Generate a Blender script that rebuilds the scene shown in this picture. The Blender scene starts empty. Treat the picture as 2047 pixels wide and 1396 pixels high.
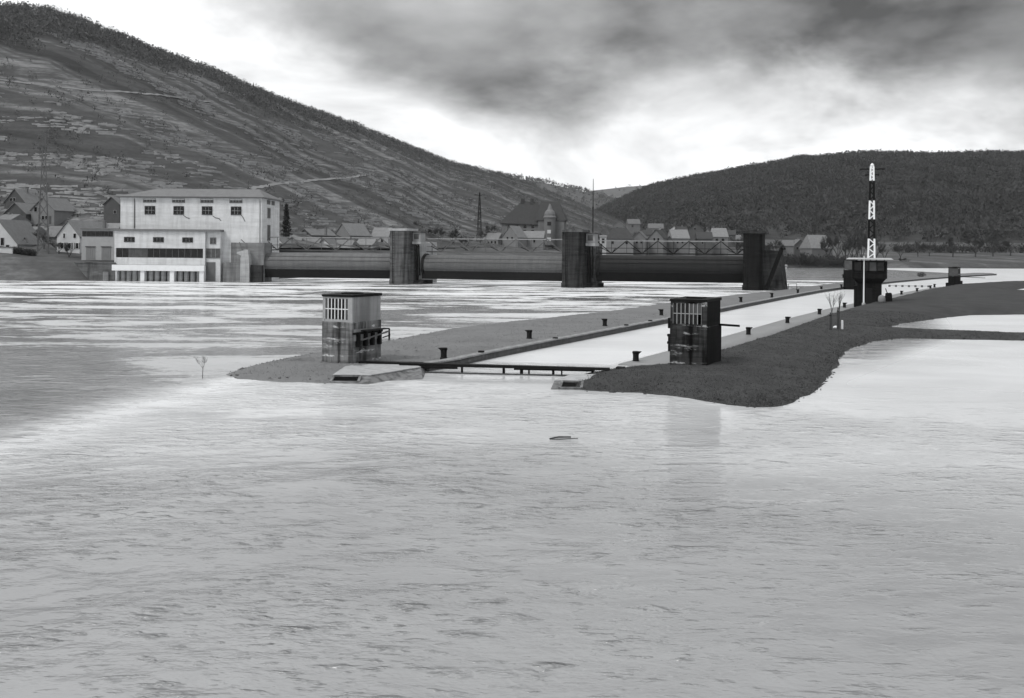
import bpy, math, random
import numpy as np
from mathutils import Vector

R = math.radians
random.seed(7)
rng = np.random.default_rng(11)
scene = bpy.context.scene
col = scene.collection

# ------------------------------------------------------------------ camera
F = 2047.0            # focal length in photo pixels
CX, YH = 1023.5, 499.0
HC = 8.3              # eye height over the flood water
ROLL = R(0.5)
cd = bpy.data.cameras.new('camera')
cam = bpy.data.objects.new('camera', cd)
col.objects.link(cam)
cam.location = (0, 0, HC)
cam.rotation_mode = 'XYZ'
cam.rotation_euler = (R(90), -ROLL, 0)
cd.sensor_width = 36.0
cd.lens = 36.0
cd.clip_end = 20000
cd.clip_start = 0.5
scene.camera = cam


def unroll(px, py):
    """photo pixel -> (x/y, (z-HC)/y) slopes"""
    dx, dy = px - CX, py - YH
    c, s = math.cos(ROLL), math.sin(ROLL)
    return (c * dx + s * dy) / F, -(-s * dx + c * dy) / F


# principal point: horizon sits above the picture centre -> vertical shift, and roll turns it about the eye axis
cd.shift_y = -(698.0 - YH) / 2047.0
cd.shift_x = 0.0


def P(px, py, z=0.0):
    """point at height z seen at that pixel"""
    u, v = unroll(px, py)
    d = (z - HC) / v
    return Vector((u * d, d, z))


def PD(px, py, d):
    u, v = unroll(px, py)
    return Vector((u * d, d, HC + v * d))


def ZD(px, py, d):
    return PD(px, py, d).z


# ------------------------------------------------------------------ world: overcast sky with a bright gap at the horizon
SUN_EL, SUN_AZ = 50.0, 232.0     # azimuth clockwise from +Y
EXPOSURE = 0.2
world = bpy.data.worlds.new('World')
scene.world = world
world.use_nodes = True
wn, wl = world.node_tree.nodes, world.node_tree.links
wn.clear()


class NT:
    """small node-building helper"""
    def __init__(self, tree):
        self.n, self.l = tree.nodes, tree.links

    def new(self, t, **kw):
        n = self.n.new(t)
        for k, v in kw.items():
            setattr(n, k, v)
        return n

    def set(self, sock, v):
        if v is None:
            return
        if hasattr(v, 'is_output'):
            self.l.new(v, sock)
        else:
            sock.default_value = v

    def m(self, op, a, b=None, c=None, clamp=False):
        n = self.new('ShaderNodeMath', operation=op)
        n.use_clamp = clamp
        self.set(n.inputs[0], a)
        self.set(n.inputs[1], b)
        self.set(n.inputs[2], c)
        return n.outputs[0]

    def ss(self, x, lo, hi, a=0.0, b=1.0, kind='SMOOTHSTEP'):
        n = self.new('ShaderNodeMapRange', interpolation_type=kind)
        self.set(n.inputs[0], x)
        for i, v in enumerate((lo, hi, a, b)):
            self.set(n.inputs[i + 1], v)
        return n.outputs[0]

    def noise(self, vec, scale, detail=4.0, rough=0.55, dist=0.0):
        n = self.new('ShaderNodeTexNoise')
        self.set(n.inputs['Vector'], vec)
        n.inputs['Scale'].default_value = scale
        n.inputs['Detail'].default_value = detail
        n.inputs['Roughness'].default_value = rough
        n.inputs['Distortion'].default_value = dist
        return n.outputs[0]

    def mapping(self, vec, scale=(1, 1, 1), rot=(0, 0, 0), loc=(0, 0, 0)):
        n = self.new('ShaderNodeMapping')
        self.set(n.inputs[0], vec)
        n.inputs['Scale'].default_value = scale
        n.inputs['Rotation'].default_value = rot
        n.inputs['Location'].default_value = loc
        return n.outputs[0]

    def mix(self, f, a, b):
        n = self.new('ShaderNodeMix', data_type='FLOAT')
        self.set(n.inputs[0], f)
        self.set(n.inputs[2], a)
        self.set(n.inputs[3], b)
        return n.outputs[0]

    def grey(self, v, tint=(0.985, 1.0, 1.015)):
        n = self.new('ShaderNodeCombineColor')
        for i in range(3):
            self.l.new(self.m('MULTIPLY', v, tint[i]), n.inputs[i])
        return n.outputs[0]


w = NT(world.node_tree)
sky = w.new('ShaderNodeTexSky', sky_type='NISHITA')
sky.sun_disc = False
sky.sun_elevation = R(SUN_EL)
sky.sun_rotation = R(SUN_AZ)
bw = w.new('ShaderNodeRGBToBW')
wl.new(sky.outputs[0], bw.inputs[0])
tc = w.new('ShaderNodeTexCoord')
sep = w.new('ShaderNodeSeparateXYZ')
wl.new(tc.outputs['Generated'], sep.inputs[0])
dx, dy, dz = sep.outputs
zc = w.m('MAXIMUM', dz, 0.0)
den = w.m('ADD', zc, 0.10)
comb = w.new('ShaderNodeCombineXYZ')
wl.new(w.m('DIVIDE', dx, den), comb.inputs[0])
wl.new(w.m('DIVIDE', dy, den), comb.inputs[1])
plane = comb.outputs[0]
n_big = w.noise(w.mapping(tc.outputs['Generated'], (3.2, 3.2, 6.5), loc=(0.35, 0, 0.2)), 1.0, 5, 0.52, 0.1)
n_deck = w.noise(w.mapping(tc.outputs['Generated'], (5.0, 5.0, 10.0), loc=(0.9, 0.4, 0.9)), 1.0, 5, 0.5, 0.1)
n_soft = w.noise(w.mapping(tc.outputs['Generated'], (9, 9, 18), loc=(2.2, 0, 0)), 1.0, 5, 0.55, 0.1)
n_mid = w.noise(w.mapping(tc.outputs['Generated'], (4.5, 4.5, 11), loc=(5.2, 1, 3)), 1.0, 6, 0.6, 0.6)
# height of the ragged lower edge of the cloud deck, lower toward the right of the valley
edge = w.ss(dx, -0.34, 0.0, 0.25, 0.140, 'SMOOTHSTEP')
edge = w.m('SUBTRACT', edge, w.ss(dx, 0.25, 0.48, 0.0, 0.035))
hgt = w.m('ADD', dz, w.m('MULTIPLY', w.m('SUBTRACT', n_big, 0.5), 0.20))
hgt = w.m('ADD', hgt, w.m('MULTIPLY', w.m('SUBTRACT', n_soft, 0.5), 0.11))
deck = w.ss(w.m('SUBTRACT', hgt, edge), -0.045, 0.06)
bright = w.m('ADD', 0.90, w.m('MULTIPLY', w.m('SUBTRACT', n_mid, 0.5), 1.5))
bright = w.m('ADD', bright, w.ss(dx, -0.12, -0.35, 0.0, 0.12))
dark = w.m('ADD', 0.225, w.m('MULTIPLY', w.m('SUBTRACT', n_deck, 0.5), 1.15))
dark = w.m('ADD', dark, w.ss(dx, 0.0, -0.25, 0.0, 0.22))
dark = w.m('ADD', dark, w.ss(dz, 0.25, 0.55, 0.0, 0.55, 'LINEAR'))
dark = w.m('MAXIMUM', dark, 0.06)
cloud = w.mix(deck, bright, dark)
tot = w.m('ADD', w.m('MULTIPLY', cloud, 10.0), w.m('MULTIPLY', bw.outputs[0], 0.05))
bg = w.new('ShaderNodeBackground')
wl.new(w.grey(tot, (0.99, 1.0, 1.01)), bg.inputs[0])
bg.inputs[1].default_value = 0.1
wo = w.new('ShaderNodeOutputWorld')
wl.new(bg.outputs[0], wo.inputs[0])

sd = bpy.data.lights.new('sun', 'SUN')
sd.energy = 1.5
sd.angle = R(14)
sd.color = (1.0, 0.985, 0.965)
sun = bpy.data.objects.new('sun', sd)
col.objects.link(sun)
az, el = R(SUN_AZ), R(SUN_EL)
sv = Vector((math.sin(az) * math.cos(el), math.cos(az) * math.cos(el), math.sin(el)))
sun.rotation_euler = (-sv).to_track_quat('-Z', 'Y').to_euler()
sun.location = sv * 200

vs = scene.view_settings
scene.display_settings.display_device = 'sRGB'
vs.view_transform = 'Standard'
vs.look = 'None'
vs.exposure = EXPOSURE
vs.gamma = 1.0
vs.use_curve_mapping = False
scene.cycles.use_denoising = True
scene.cycles.max_bounces = 6
scene.cycles.diffuse_bounces = 3
scene.cycles.glossy_bounces = 3
scene.cycles.volume_bounces = 0
scene.cycles.caustics_reflective = False
scene.cycles.caustics_refractive = False

# ------------------------------------------------------------------ materials


def new_mat(name):
    m = bpy.data.materials.new(name)
    m.use_nodes = True
    b = m.node_tree.nodes['Principled BSDF']
    return m, NT(m.node_tree), b


def mat(name, v, rough=0.85, nscale=1.5, namt=0.3, bump=0.0, bscale=12.0, spec=0.12, metal=0.0, fine=0.0, fscale=20.0):
    m, t, b = new_mat(name)
    tc = t.new('ShaderNodeTexCoord').outputs['Object']
    n = t.noise(tc, nscale, 5, 0.6)
    val = t.m('MULTIPLY', v, t.m('ADD', 1.0, t.m('MULTIPLY', t.m('SUBTRACT', n, 0.5), namt * 2)))
    if fine:
        n2 = t.noise(tc, fscale, 3, 0.6)
        val = t.m('MULTIPLY', val, t.m('ADD', 1.0, t.m('MULTIPLY', t.m('SUBTRACT', n2, 0.5), fine * 2)))
    t.l.new(t.grey(val), b.inputs['Base Color'])
    b.inputs['Roughness'].default_value = rough
    b.inputs['Specular IOR Level'].default_value = spec
    b.inputs['Metallic'].default_value = metal
    if bump:
        bn = t.new('ShaderNodeBump')
        bn.inputs['Strength'].default_value = bump
        bn.inputs['Distance'].default_value = 0.1
        t.l.new(t.noise(tc, bscale, 4, 0.6), bn.inputs['Height'])
        t.l.new(bn.outputs[0], b.inputs['Normal'])
    return m


def concrete(name, v, streak=0.5, band=0.3, pale=0.0, scale=1.0, rough=0.9, floor=0.03):
    """weathered concrete: run-off streaks, pour bands, pale lime bands"""
    m, t, b = new_mat(name)
    tc = t.new('ShaderNodeTexCoord').outputs['Object']
    s = scale
    n1 = t.noise(t.mapping(tc, (2.2 * s, 2.2 * s, 0.22 * s)), 1.0, 4, 0.6, 0.2)
    n2 = t.noise(t.mapping(tc, (0.25 * s, 0.25 * s, 2.6 * s)), 1.0, 3, 0.6)
    n3 = t.noise(tc, 3.0 * s, 6, 0.65)
    f = t.m('SUBTRACT', 1.0, t.m('MULTIPLY', t.ss(n1, 0.40, 0.68), streak))
    f2 = t.m('SUBTRACT', 1.0, t.m('MULTIPLY', t.ss(t.m('ADD', t.m('MULTIPLY', n2, 0.65), t.m('MULTIPLY', n3, 0.35)), 0.42, 0.62), band))
    f3 = t.m('ADD', 0.75, t.m('MULTIPLY', n3, 0.5))
    val = t.m('MULTIPLY', t.m('MULTIPLY', t.m('MULTIPLY', f, f2), f3), v)
    if pale:
        n4 = t.noise(t.mapping(tc, (0.5 * s, 0.5 * s, 3.4 * s), loc=(3, 1, 7)), 1.0, 4, 0.65, 0.3)
        val = t.m('ADD', val, t.m('MULTIPLY', t.m('MULTIPLY', t.ss(n4, 0.56, 0.66), t.ss(n3, 0.40, 0.55)), pale))
    val = t.m('MAXIMUM', val, floor * v)
    t.l.new(t.grey(val), b.inputs['Base Color'])
    b.inputs['Roughness'].default_value = rough
    b.inputs['Specular IOR Level'].default_value = 0.1
    bn = t.new('ShaderNodeBump')
    bn.inputs['Strength'].default_value = 0.35
    bn.inputs['Distance'].default_value = 0.05
    t.l.new(n3, bn.inputs['Height'])
    t.l.new(bn.outputs[0], b.inputs['Normal'])
    return m


M = {}
M['plaster'] = concrete('pale_render', 0.62, 0.16, 0.14, 0.0, 0.5)
M['plaster_low'] = concrete('pale_render_lower', 0.60, 0.16, 0.12, 0.0, 0.5)
M['white'] = mat('white_paint', 0.78, 0.6, 1.0, 0.12)
M['house_white'] = mat('house_white_render', 0.55, 0.85, 0.6, 0.2)
M['house_pale'] = mat('house_pale_render', 0.36, 0.85, 0.6, 0.25)
M['house_grey'] = mat('house_grey_render', 0.2, 0.85, 0.6, 0.25)
M['house_dark'] = mat('house_dark_timber', 0.09, 0.85, 0.6, 0.3)
M['house_dim'] = mat('house_dim_render', 0.16, 0.85, 0.6, 0.25)
M['roof_dim'] = mat('dim_roof_tiles', 0.14, 0.85, 0.8, 0.3, fine=0.25, fscale=5)
M['frame_soft'] = mat('window_surround', 0.3, 0.8)
M['roof_light'] = mat('light_roof_tiles', 0.20, 0.85, 0.8, 0.3, fine=0.25, fscale=5)
M['roof_mid'] = mat('grey_roof_tiles', 0.17, 0.85, 0.8, 0.3, fine=0.25, fscale=5)
M['roof_dark'] = mat('dark_roof_slate', 0.055, 0.8, 0.8, 0.3, fine=0.25, fscale=5)
M['glass'] = mat('dark_window_glass', 0.006, 0.15, 1.0, 0.4, spec=0.25)
M['glass_grey'] = mat('dusty_window_glass', 0.07, 0.4, 1.2, 0.7, spec=0.3)
M['shutter'] = mat('grey_shutter', 0.16, 0.8)
M['door_grey'] = mat('grey_garage_door', 0.22, 0.7, 1, 0.15)
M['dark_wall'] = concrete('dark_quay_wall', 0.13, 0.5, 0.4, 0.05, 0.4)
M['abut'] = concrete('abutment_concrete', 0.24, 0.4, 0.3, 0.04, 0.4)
M['pale_conc'] = concrete('pale_concrete', 0.42, 0.25, 0.2, 0.05, 0.7)
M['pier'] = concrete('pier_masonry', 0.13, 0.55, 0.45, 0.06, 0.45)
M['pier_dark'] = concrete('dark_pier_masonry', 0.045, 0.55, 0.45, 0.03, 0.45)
M['pier_black'] = concrete('black_pier_masonry', 0.014, 0.5, 0.4, 0.015, 0.45)  # near-black masonry tone for the lock end pier
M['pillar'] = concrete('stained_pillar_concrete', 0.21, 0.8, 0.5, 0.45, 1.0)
M['pillar_black'] = concrete('shaded_stained_pillar_concrete', 0.05, 0.9, 0.6, 0.34, 1.0)  # dark stains plus backlit shade put into the base colour
M['pillar_shade'] = concrete('shade_black_concrete', 0.013, 0.5, 0.4, 0.0, 1.0)  # shade of the pillar's backlit side as colour; same tone on the tower
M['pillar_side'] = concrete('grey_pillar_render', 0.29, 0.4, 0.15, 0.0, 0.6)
M['black'] = mat('black_tar', 0.007, 0.7, 2, 0.3)
M['iron'] = mat('black_iron', 0.012, 0.6, 3, 0.3, spec=0.15)
M['steel'] = mat('weathered_steel', 0.10, 0.6, 1, 0.35, spec=0.4)
M['steel_pale'] = mat('pale_painted_steel', 0.28, 0.6, 1, 0.35, spec=0.4)
M['gravel'] = mat('gravel_and_dry_turf', 0.165, 0.95, 0.22, 0.3, bump=0.25, bscale=12, fine=0.3, fscale=14)
M['turf'] = mat('dark_turf', 0.052, 0.95, 0.35, 0.55, bump=0.35, bscale=8, fine=0.35, fscale=11)
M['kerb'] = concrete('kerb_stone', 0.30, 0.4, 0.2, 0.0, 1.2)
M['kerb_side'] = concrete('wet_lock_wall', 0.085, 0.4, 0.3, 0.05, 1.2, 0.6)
M['pave'] = mat('wet_pavement', 0.20, 0.42, 0.3, 0.3, fine=0.25, fscale=6, spec=0.5)
M['slab'] = concrete('pale_slab_concrete', 0.40, 0.25, 0.1, 0.0, 0.8, 0.7)
M['slab_side'] = concrete('slab_side_concrete', 0.20, 0.5, 0.3, 0.05, 1.0)
M['bark'] = mat('bare_bark', 0.06, 0.9, 3, 0.3)
M['twig'] = mat('bare_twigs', 0.065, 0.9, 0.6, 0.5)
M['twig_pale'] = mat('pale_bare_twigs', 0.12, 0.9, 0.6, 0.5)
M['conifer'] = mat('conifer_needles', 0.035, 0.9, 0.8, 0.5)
M['wood_left'] = mat('bare_hill_wood', 0.10, 0.95, 0.03, 0.5, fine=0.5, fscale=0.25)
M['wood_right'] = mat('dark_hill_wood', 0.05, 0.95, 0.012, 0.55, fine=0.2, fscale=0.08)
M['stone'] = mat('terrace_stone', 0.22, 0.9, 0.05, 0.5, fine=0.4, fscale=0.4)
M['path'] = mat('pale_track', 0.20, 0.95, 0.05, 0.4)
M['grass_blade'] = mat('grass_blades', 0.075, 0.9, 0.5, 0.6)
M['grass_pale'] = mat('dry_grass_blades', 0.24, 0.9, 0.5, 0.6)
M['bank'] = mat('bank_turf', 0.12, 0.95, 0.06, 0.45, bump=0.5, bscale=1.2, fine=0.4, fscale=0.6)
M['plate'] = mat('grey_cast_iron', 0.05, 0.6, 3, 0.3)


def gate_mat(name, v):
    m, t, b = new_mat(name)
    tc = t.new('ShaderNodeTexCoord').outputs['Object']
    n1 = t.noise(t.mapping(tc, (0.25, 2, 2)), 1.0, 5, 0.6)
    n2 = t.noise(t.mapping(tc, (1.4, 0.2, 0.12)), 1.0, 4, 0.65)
    n3 = t.noise(tc, 3.0, 5, 0.6)
    f = t.m('MULTIPLY', t.m('ADD', 0.6, t.m('MULTIPLY', n1, 0.8)), t.m('ADD', 0.6, t.m('MULTIPLY', n2, 0.8)))
    f = t.m('MULTIPLY', f, t.m('ADD', 0.75, t.m('MULTIPLY', n3, 0.5)))
    t.l.new(t.grey(t.m('MULTIPLY', f, v)), b.inputs['Base Color'])
    b.inputs['Roughness'].default_value = 0.55
    b.inputs['Specular IOR Level'].default_value = 0.15
    return m


M['gate_grey'] = gate_mat('grey_gate_steel', 0.125)
M['gate_mid'] = gate_mat('dull_gate_steel', 0.10)
M['gate_dark'] = gate_mat('black_gate_steel', 0.018)


def hill_mat(name, base, pale, s_dir, stripes=1.0):
    m, t, b = new_mat(name)
    g = t.new('ShaderNodeNewGeometry').outputs['Position']
    sp = t.new('ShaderNodeSeparateXYZ')
    t.l.new(g, sp.inputs[0])
    s = t.m('ADD', t.m('MULTIPLY', sp.outputs[0], s_dir[0]), t.m('MULTIPLY', sp.outputs[1], s_dir[1]))
    cv = t.new('ShaderNodeCombineXYZ')
    t.l.new(s, cv.inputs[0])
    t.l.new(sp.outputs[2], cv.inputs[1])
    v = cv.outputs[0]
    strip = t.noise(t.mapping(v, (0.042, 0.0045, 1)), 1.0, 3, 0.55, 0.25)     # plots running down the fall line
    row = t.noise(t.mapping(v, (0.035, 0.50, 1)), 1.0, 3, 0.6, 0.1)          # terrace lines along the contour
    blot = t.noise(g, 0.018, 5, 0.6)
    fine = t.noise(g, 0.55, 5, 0.7)
    grit = t.noise(t.mapping(g, (0.25, 0.25, 1.2)), 1.0, 4, 0.7)
    f = t.ss(strip, 0.50, 0.60)
    f = t.m('MULTIPLY', f, t.ss(blot, 0.36, 0.54))
    f = t.m('MULTIPLY', f, t.m('ADD', 0.45, t.m('MULTIPLY', t.ss(t.m('ADD', t.m('MULTIPLY', row, 0.5), t.m('MULTIPLY', grit, 0.5)), 0.44, 0.58), 0.55)))
    val = t.mix(t.m('MULTIPLY', f, stripes), base, pale)
    dk = t.m('MULTIPLY', t.ss(strip, 0.46, 0.36), t.m('MULTIPLY', 0.4, stripes))
    val = t.m('MULTIPLY', val, t.m('SUBTRACT', 1.0, dk))
    val = t.m('MULTIPLY', val, t.m('ADD', 0.78, t.m('MULTIPLY', t.ss(row, 0.4, 0.6), 0.22)))
    val = t.m('MULTIPLY', val, t.m('ADD', 0.35, t.m('MULTIPLY', t.m('ADD', fine, t.m('MULTIPLY', grit, 0.6)), 0.85)))
    t.l.new(t.grey(val), b.inputs['Base Color'])
    b.inputs['Roughness'].default_value = 0.95
    b.inputs['Specular IOR Level'].default_value = 0.1
    return m


M['hill'] = hill_mat('vineyard_slope', 0.066, 0.18, (0.238, 0.971))
M['hill2'] = hill_mat('far_slope', 0.10, 0.14, (0.238, 0.971), 0.6)
M['hill_r'] = hill_mat('wooded_slope', 0.05, 0.06, (1, 0), 0.3)
M['field'] = hill_mat('valley_fields', 0.085, 0.16, (0.7, 0.7), 0.8)

# ------------------------------------------------------------------ mesh helpers


class MB:
    def __init__(self):
        self.v, self.f = [], []

    def add(self, vs, fs):
        o = len(self.v)
        self.v += [tuple(p) for p in vs]
        self.f += [tuple(i + o for i in f) for f in fs]
        return self

    def box(self, x0, x1, y0, y1, z0, z1):
        return self.hexa([(x0, y0, z0), (x1, y0, z0), (x1, y1, z0), (x0, y1, z0)],
                         [(x0, y0, z1), (x1, y0, z1), (x1, y1, z1), (x0, y1, z1)])

    def hexa(self, lo, hi):
        n = len(lo)
        fs = [tuple(range(n))[::-1], tuple(range(n, 2 * n))]
        for i in range(n):
            j = (i + 1) % n
            fs.append((i, j, n + j, n + i))
        return self.add(list(lo) + list(hi), fs)

    def bar(self, p, q, wd, ht=None):
        p, q = Vector(p), Vector(q)
        ht = ht or wd
        d = (q - p).normalized()
        up = Vector((0, 0, 1)) if abs(d.z) < 0.95 else Vector((1, 0, 0))
        s = d.cross(up).normalized() * wd / 2
        u = s.cross(d).normalized() * ht / 2
        a = [p - s - u, p + s - u, p + s + u, p - s + u]
        c = [q - s - u, q + s - u, q + s + u, q - s + u]
        return self.hexa(a, c)

    def tube(self, p, q, r0, r1=None, n=8, caps=True):
        p, q = Vector(p), Vector(q)
        r1 = r0 if r1 is None else r1
        d = (q - p).normalized()
        up = Vector((0, 0, 1)) if abs(d.z) < 0.95 else Vector((1, 0, 0))
        s = d.cross(up).normalized()
        u = s.cross(d).normalized()
        ring = [(math.cos(2 * math.pi * i / n), math.sin(2 * math.pi * i / n)) for i in range(n)]
        vs = [p + (s * c + u * k) * r0 for c, k in ring] + [q + (s * c + u * k) * r1 for c, k in ring]
        fs = [(i, (i + 1) % n, n + (i + 1) % n, n + i) for i in range(n)]
        if caps:
            fs += [tuple(range(n))[::-1], tuple(range(n, 2 * n))]
        return self.add(vs, fs)

    def lathe(self, prof, n=16):
        """prof: list of (r, z)"""
        vs = []
        for r, z in prof:
            for i in range(n):
                a = 2 * math.pi * i / n
                vs.append((r * math.cos(a), r * math.sin(a), z))
        fs = []
        for k in range(len(prof) - 1):
            for i in range(n):
                j = (i + 1) % n
                fs.append((k * n + i, k * n + j, (k + 1) * n + j, (k + 1) * n + i))
        fs.append(tuple(range(n))[::-1])
        fs.append(tuple(range((len(prof) - 1) * n, len(prof) * n)))
        return self.add(vs, fs)

    def build(self, name, m, parent=None, smooth=False, bevel=0.0):
        me = bpy.data.meshes.new(name)
        me.from_pydata(self.v, [], self.f)
        me.materials.append(m)
        if smooth:
            me.shade_smooth()
        o = bpy.data.objects.new(name, me)
        col.objects.link(o)
        if parent:
            o.parent = parent
        if bevel:
            b = o.modifiers.new('bevel', 'BEVEL')
            b.width = bevel
            b.segments = 2
            b.limit_method = 'ANGLE'
        return o


def np_mesh(name, v, f, m, parent=None, smooth=False, attrs=None):
    v = np.asarray(v, np.float32)
    f = np.asarray(f, np.int32)
    k = f.shape[1]
    me = bpy.data.meshes.new(name)
    me.vertices.add(len(v))
    me.vertices.foreach_set('co', v.ravel())
    me.loops.add(f.size)
    me.loops.foreach_set('vertex_index', f.ravel())
    me.polygons.add(len(f))
    me.polygons.foreach_set('loop_start', np.arange(0, f.size, k, dtype=np.int32))
    me.polygons.foreach_set('loop_total', np.full(len(f), k, np.int32))
    me.update(calc_edges=True)
    me.materials.append(m)
    if smooth:
        me.shade_smooth()
    for nm, a in (attrs or {}).items():
        at = me.attributes.new(nm, 'FLOAT', 'POINT')
        at.data.foreach_set('value', np.asarray(a, np.float32).ravel())
    o = bpy.data.objects.new(name, me)
    col.objects.link(o)
    if parent:
        o.parent = parent
    return o


def grid_faces(nu, nv):
    i = np.arange(nu * nv).reshape(nu, nv)
    return np.stack([i[:-1, :-1], i[1:, :-1], i[1:, 1:], i[:-1, 1:]], -1).reshape(-1, 4)


def tag(o, label=None, cat=None, group=None, kind=None):
    if label:
        o['label'] = label
    if cat:
        o['category'] = cat
    if group:
        o['group'] = group
    if kind:
        o['kind'] = kind
    return o


def thing(name, label, cat, loc=(0, 0, 0), rz=0.0, group=None):
    o = bpy.data.objects.new(name, None)
    o.empty_display_size = 0.5
    col.objects.link(o)
    o.location = loc
    o.rotation_euler = (0, 0, rz)
    return tag(o, label, cat, group)


def copy_tree(o, parent=None):
    c = o.copy()
    col.objects.link(c)
    if parent:
        c.parent = parent
    for ch in [x for x in col.objects if x.parent == o]:
        copy_tree(ch, c)
    return c


# value noise for shaping terrain and water
_perm = rng.random((256, 256)).astype(np.float32)


def vn(x, y, seed=0):
    x = np.asarray(x, np.float64) + seed * 17.3
    y = np.asarray(y, np.float64) + seed * 9.1
    xi, yi = np.floor(x).astype(int), np.floor(y).astype(int)
    fx, fy = x - xi, y - yi
    fx, fy = fx * fx * (3 - 2 * fx), fy * fy * (3 - 2 * fy)
    a = _perm[xi & 255, yi & 255]
    b = _perm[(xi + 1) & 255, yi & 255]
    c = _perm[xi & 255, (yi + 1) & 255]
    d = _perm[(xi + 1) & 255, (yi + 1) & 255]
    return (a * (1 - fx) + b * fx) * (1 - fy) + (c * (1 - fx) + d * fx) * fy - 0.5


def fbm(x, y, oct=4, seed=0):
    s, a = 0, 1.0
    for k in range(oct):
        s = s + a * vn(x * 2 ** k, y * 2 ** k, seed + k)
        a *= 0.5
    return s


def poly_sd(px, py, poly):
    """signed distance, positive inside"""
    d = np.full(px.shape, 1e9)
    inside = np.zeros(px.shape, bool)
    n = len(poly)
    for i in range(n):
        ax, ay = poly[i]
        bx, by = poly[(i + 1) % n]
        ex, ey = bx - ax, by - ay
        L = ex * ex + ey * ey + 1e-12
        t = np.clip(((px - ax) * ex + (py - ay) * ey) / L, 0, 1)
        d = np.minimum(d, np.hypot(px - ax - t * ex, py - ay - t * ey))
        if ay != by:
            c = ((ay > py) != (by > py)) & (px < (bx - ax) * (py - ay) / (by - ay) + ax)
            inside ^= c
    return np.where(inside, d, -d)


def sstep(x, a, b):
    t = np.clip((x - a) / (b - a), 0, 1)
    return t * t * (3 - 2 * t)


def xy(pts, z=0.0):
    return [tuple(P(a, b, z)[:2]) for a, b in pts]


# ------------------------------------------------------------------ outlines of the land in the flood (where the water laps on it)
LOCK_DIR = Vector((math.sin(R(27)), math.cos(R(27)), 0))
LOCK_RIGHT = Vector((math.cos(R(27)), -math.sin(R(27)), 0))
ZW = 0.45      # lock wall top

kerb_px = [(845, 728), (900, 720), (975, 704), (1050, 690), (1200, 662), (1340, 636), (1480, 609), (1560, 594), (1640, 580), (1720, 569),
           (1790, 562), (1860, 556), (1925, 551.5), (1990, 548)]
kerb = [P(a, b, ZW) for a, b in kerb_px]
mole_poly = xy([(450, 749), (478, 757), (560, 763), (655, 766), (760, 760), (850, 740)]) + [(p.x + 0.15, p.y) for p in kerb] + \
    xy([(1990, 545), (1925, 548), (1860, 551.5), (1790, 557), (1720, 562), (1640, 571), (1560, 582), (1480, 590), (1340, 607), (1200, 627), (1050, 643), (900, 660),
        (800, 679), (740, 692), (650, 706), (580, 717), (510, 732)])
right_poly = xy([(1112, 774), (1170, 781), (1280, 785), (1340, 791), (1400, 800), (1450, 809), (1500, 813), (1545, 813), (1592, 802), (1630, 782), (1655, 758), (1666, 735), (1682, 710),
                 (1702, 694), (1745, 681), (1800, 676), (1900, 678), (2047, 681), (2600, 690),
                 (2600, 681), (2047, 672), (1900, 668), (1800, 664), (1762, 659), (1800, 648), (1880, 636), (1945, 630), (2047, 629), (2500, 630),
                 (2500, 592), (2047, 588), (1992, 585.5), (2047, 577), (2500, 577), (2500, 566), (2047, 567),
                 (1960, 569), (1870, 574.5), (1800, 586), (1720, 604), (1640, 621), (1560, 641), (1441, 675), (1335, 702), (1236, 727), (1200, 742), (1150, 757)])

# ------------------------------------------------------------------ water
LOCK_POLY = xy([(900, 722), (1050, 692), (1480, 612), (1720, 572), (1990, 549), (1990, 565), (1870, 575), (1720, 606), (1441, 676), (1230, 730)])


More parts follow.
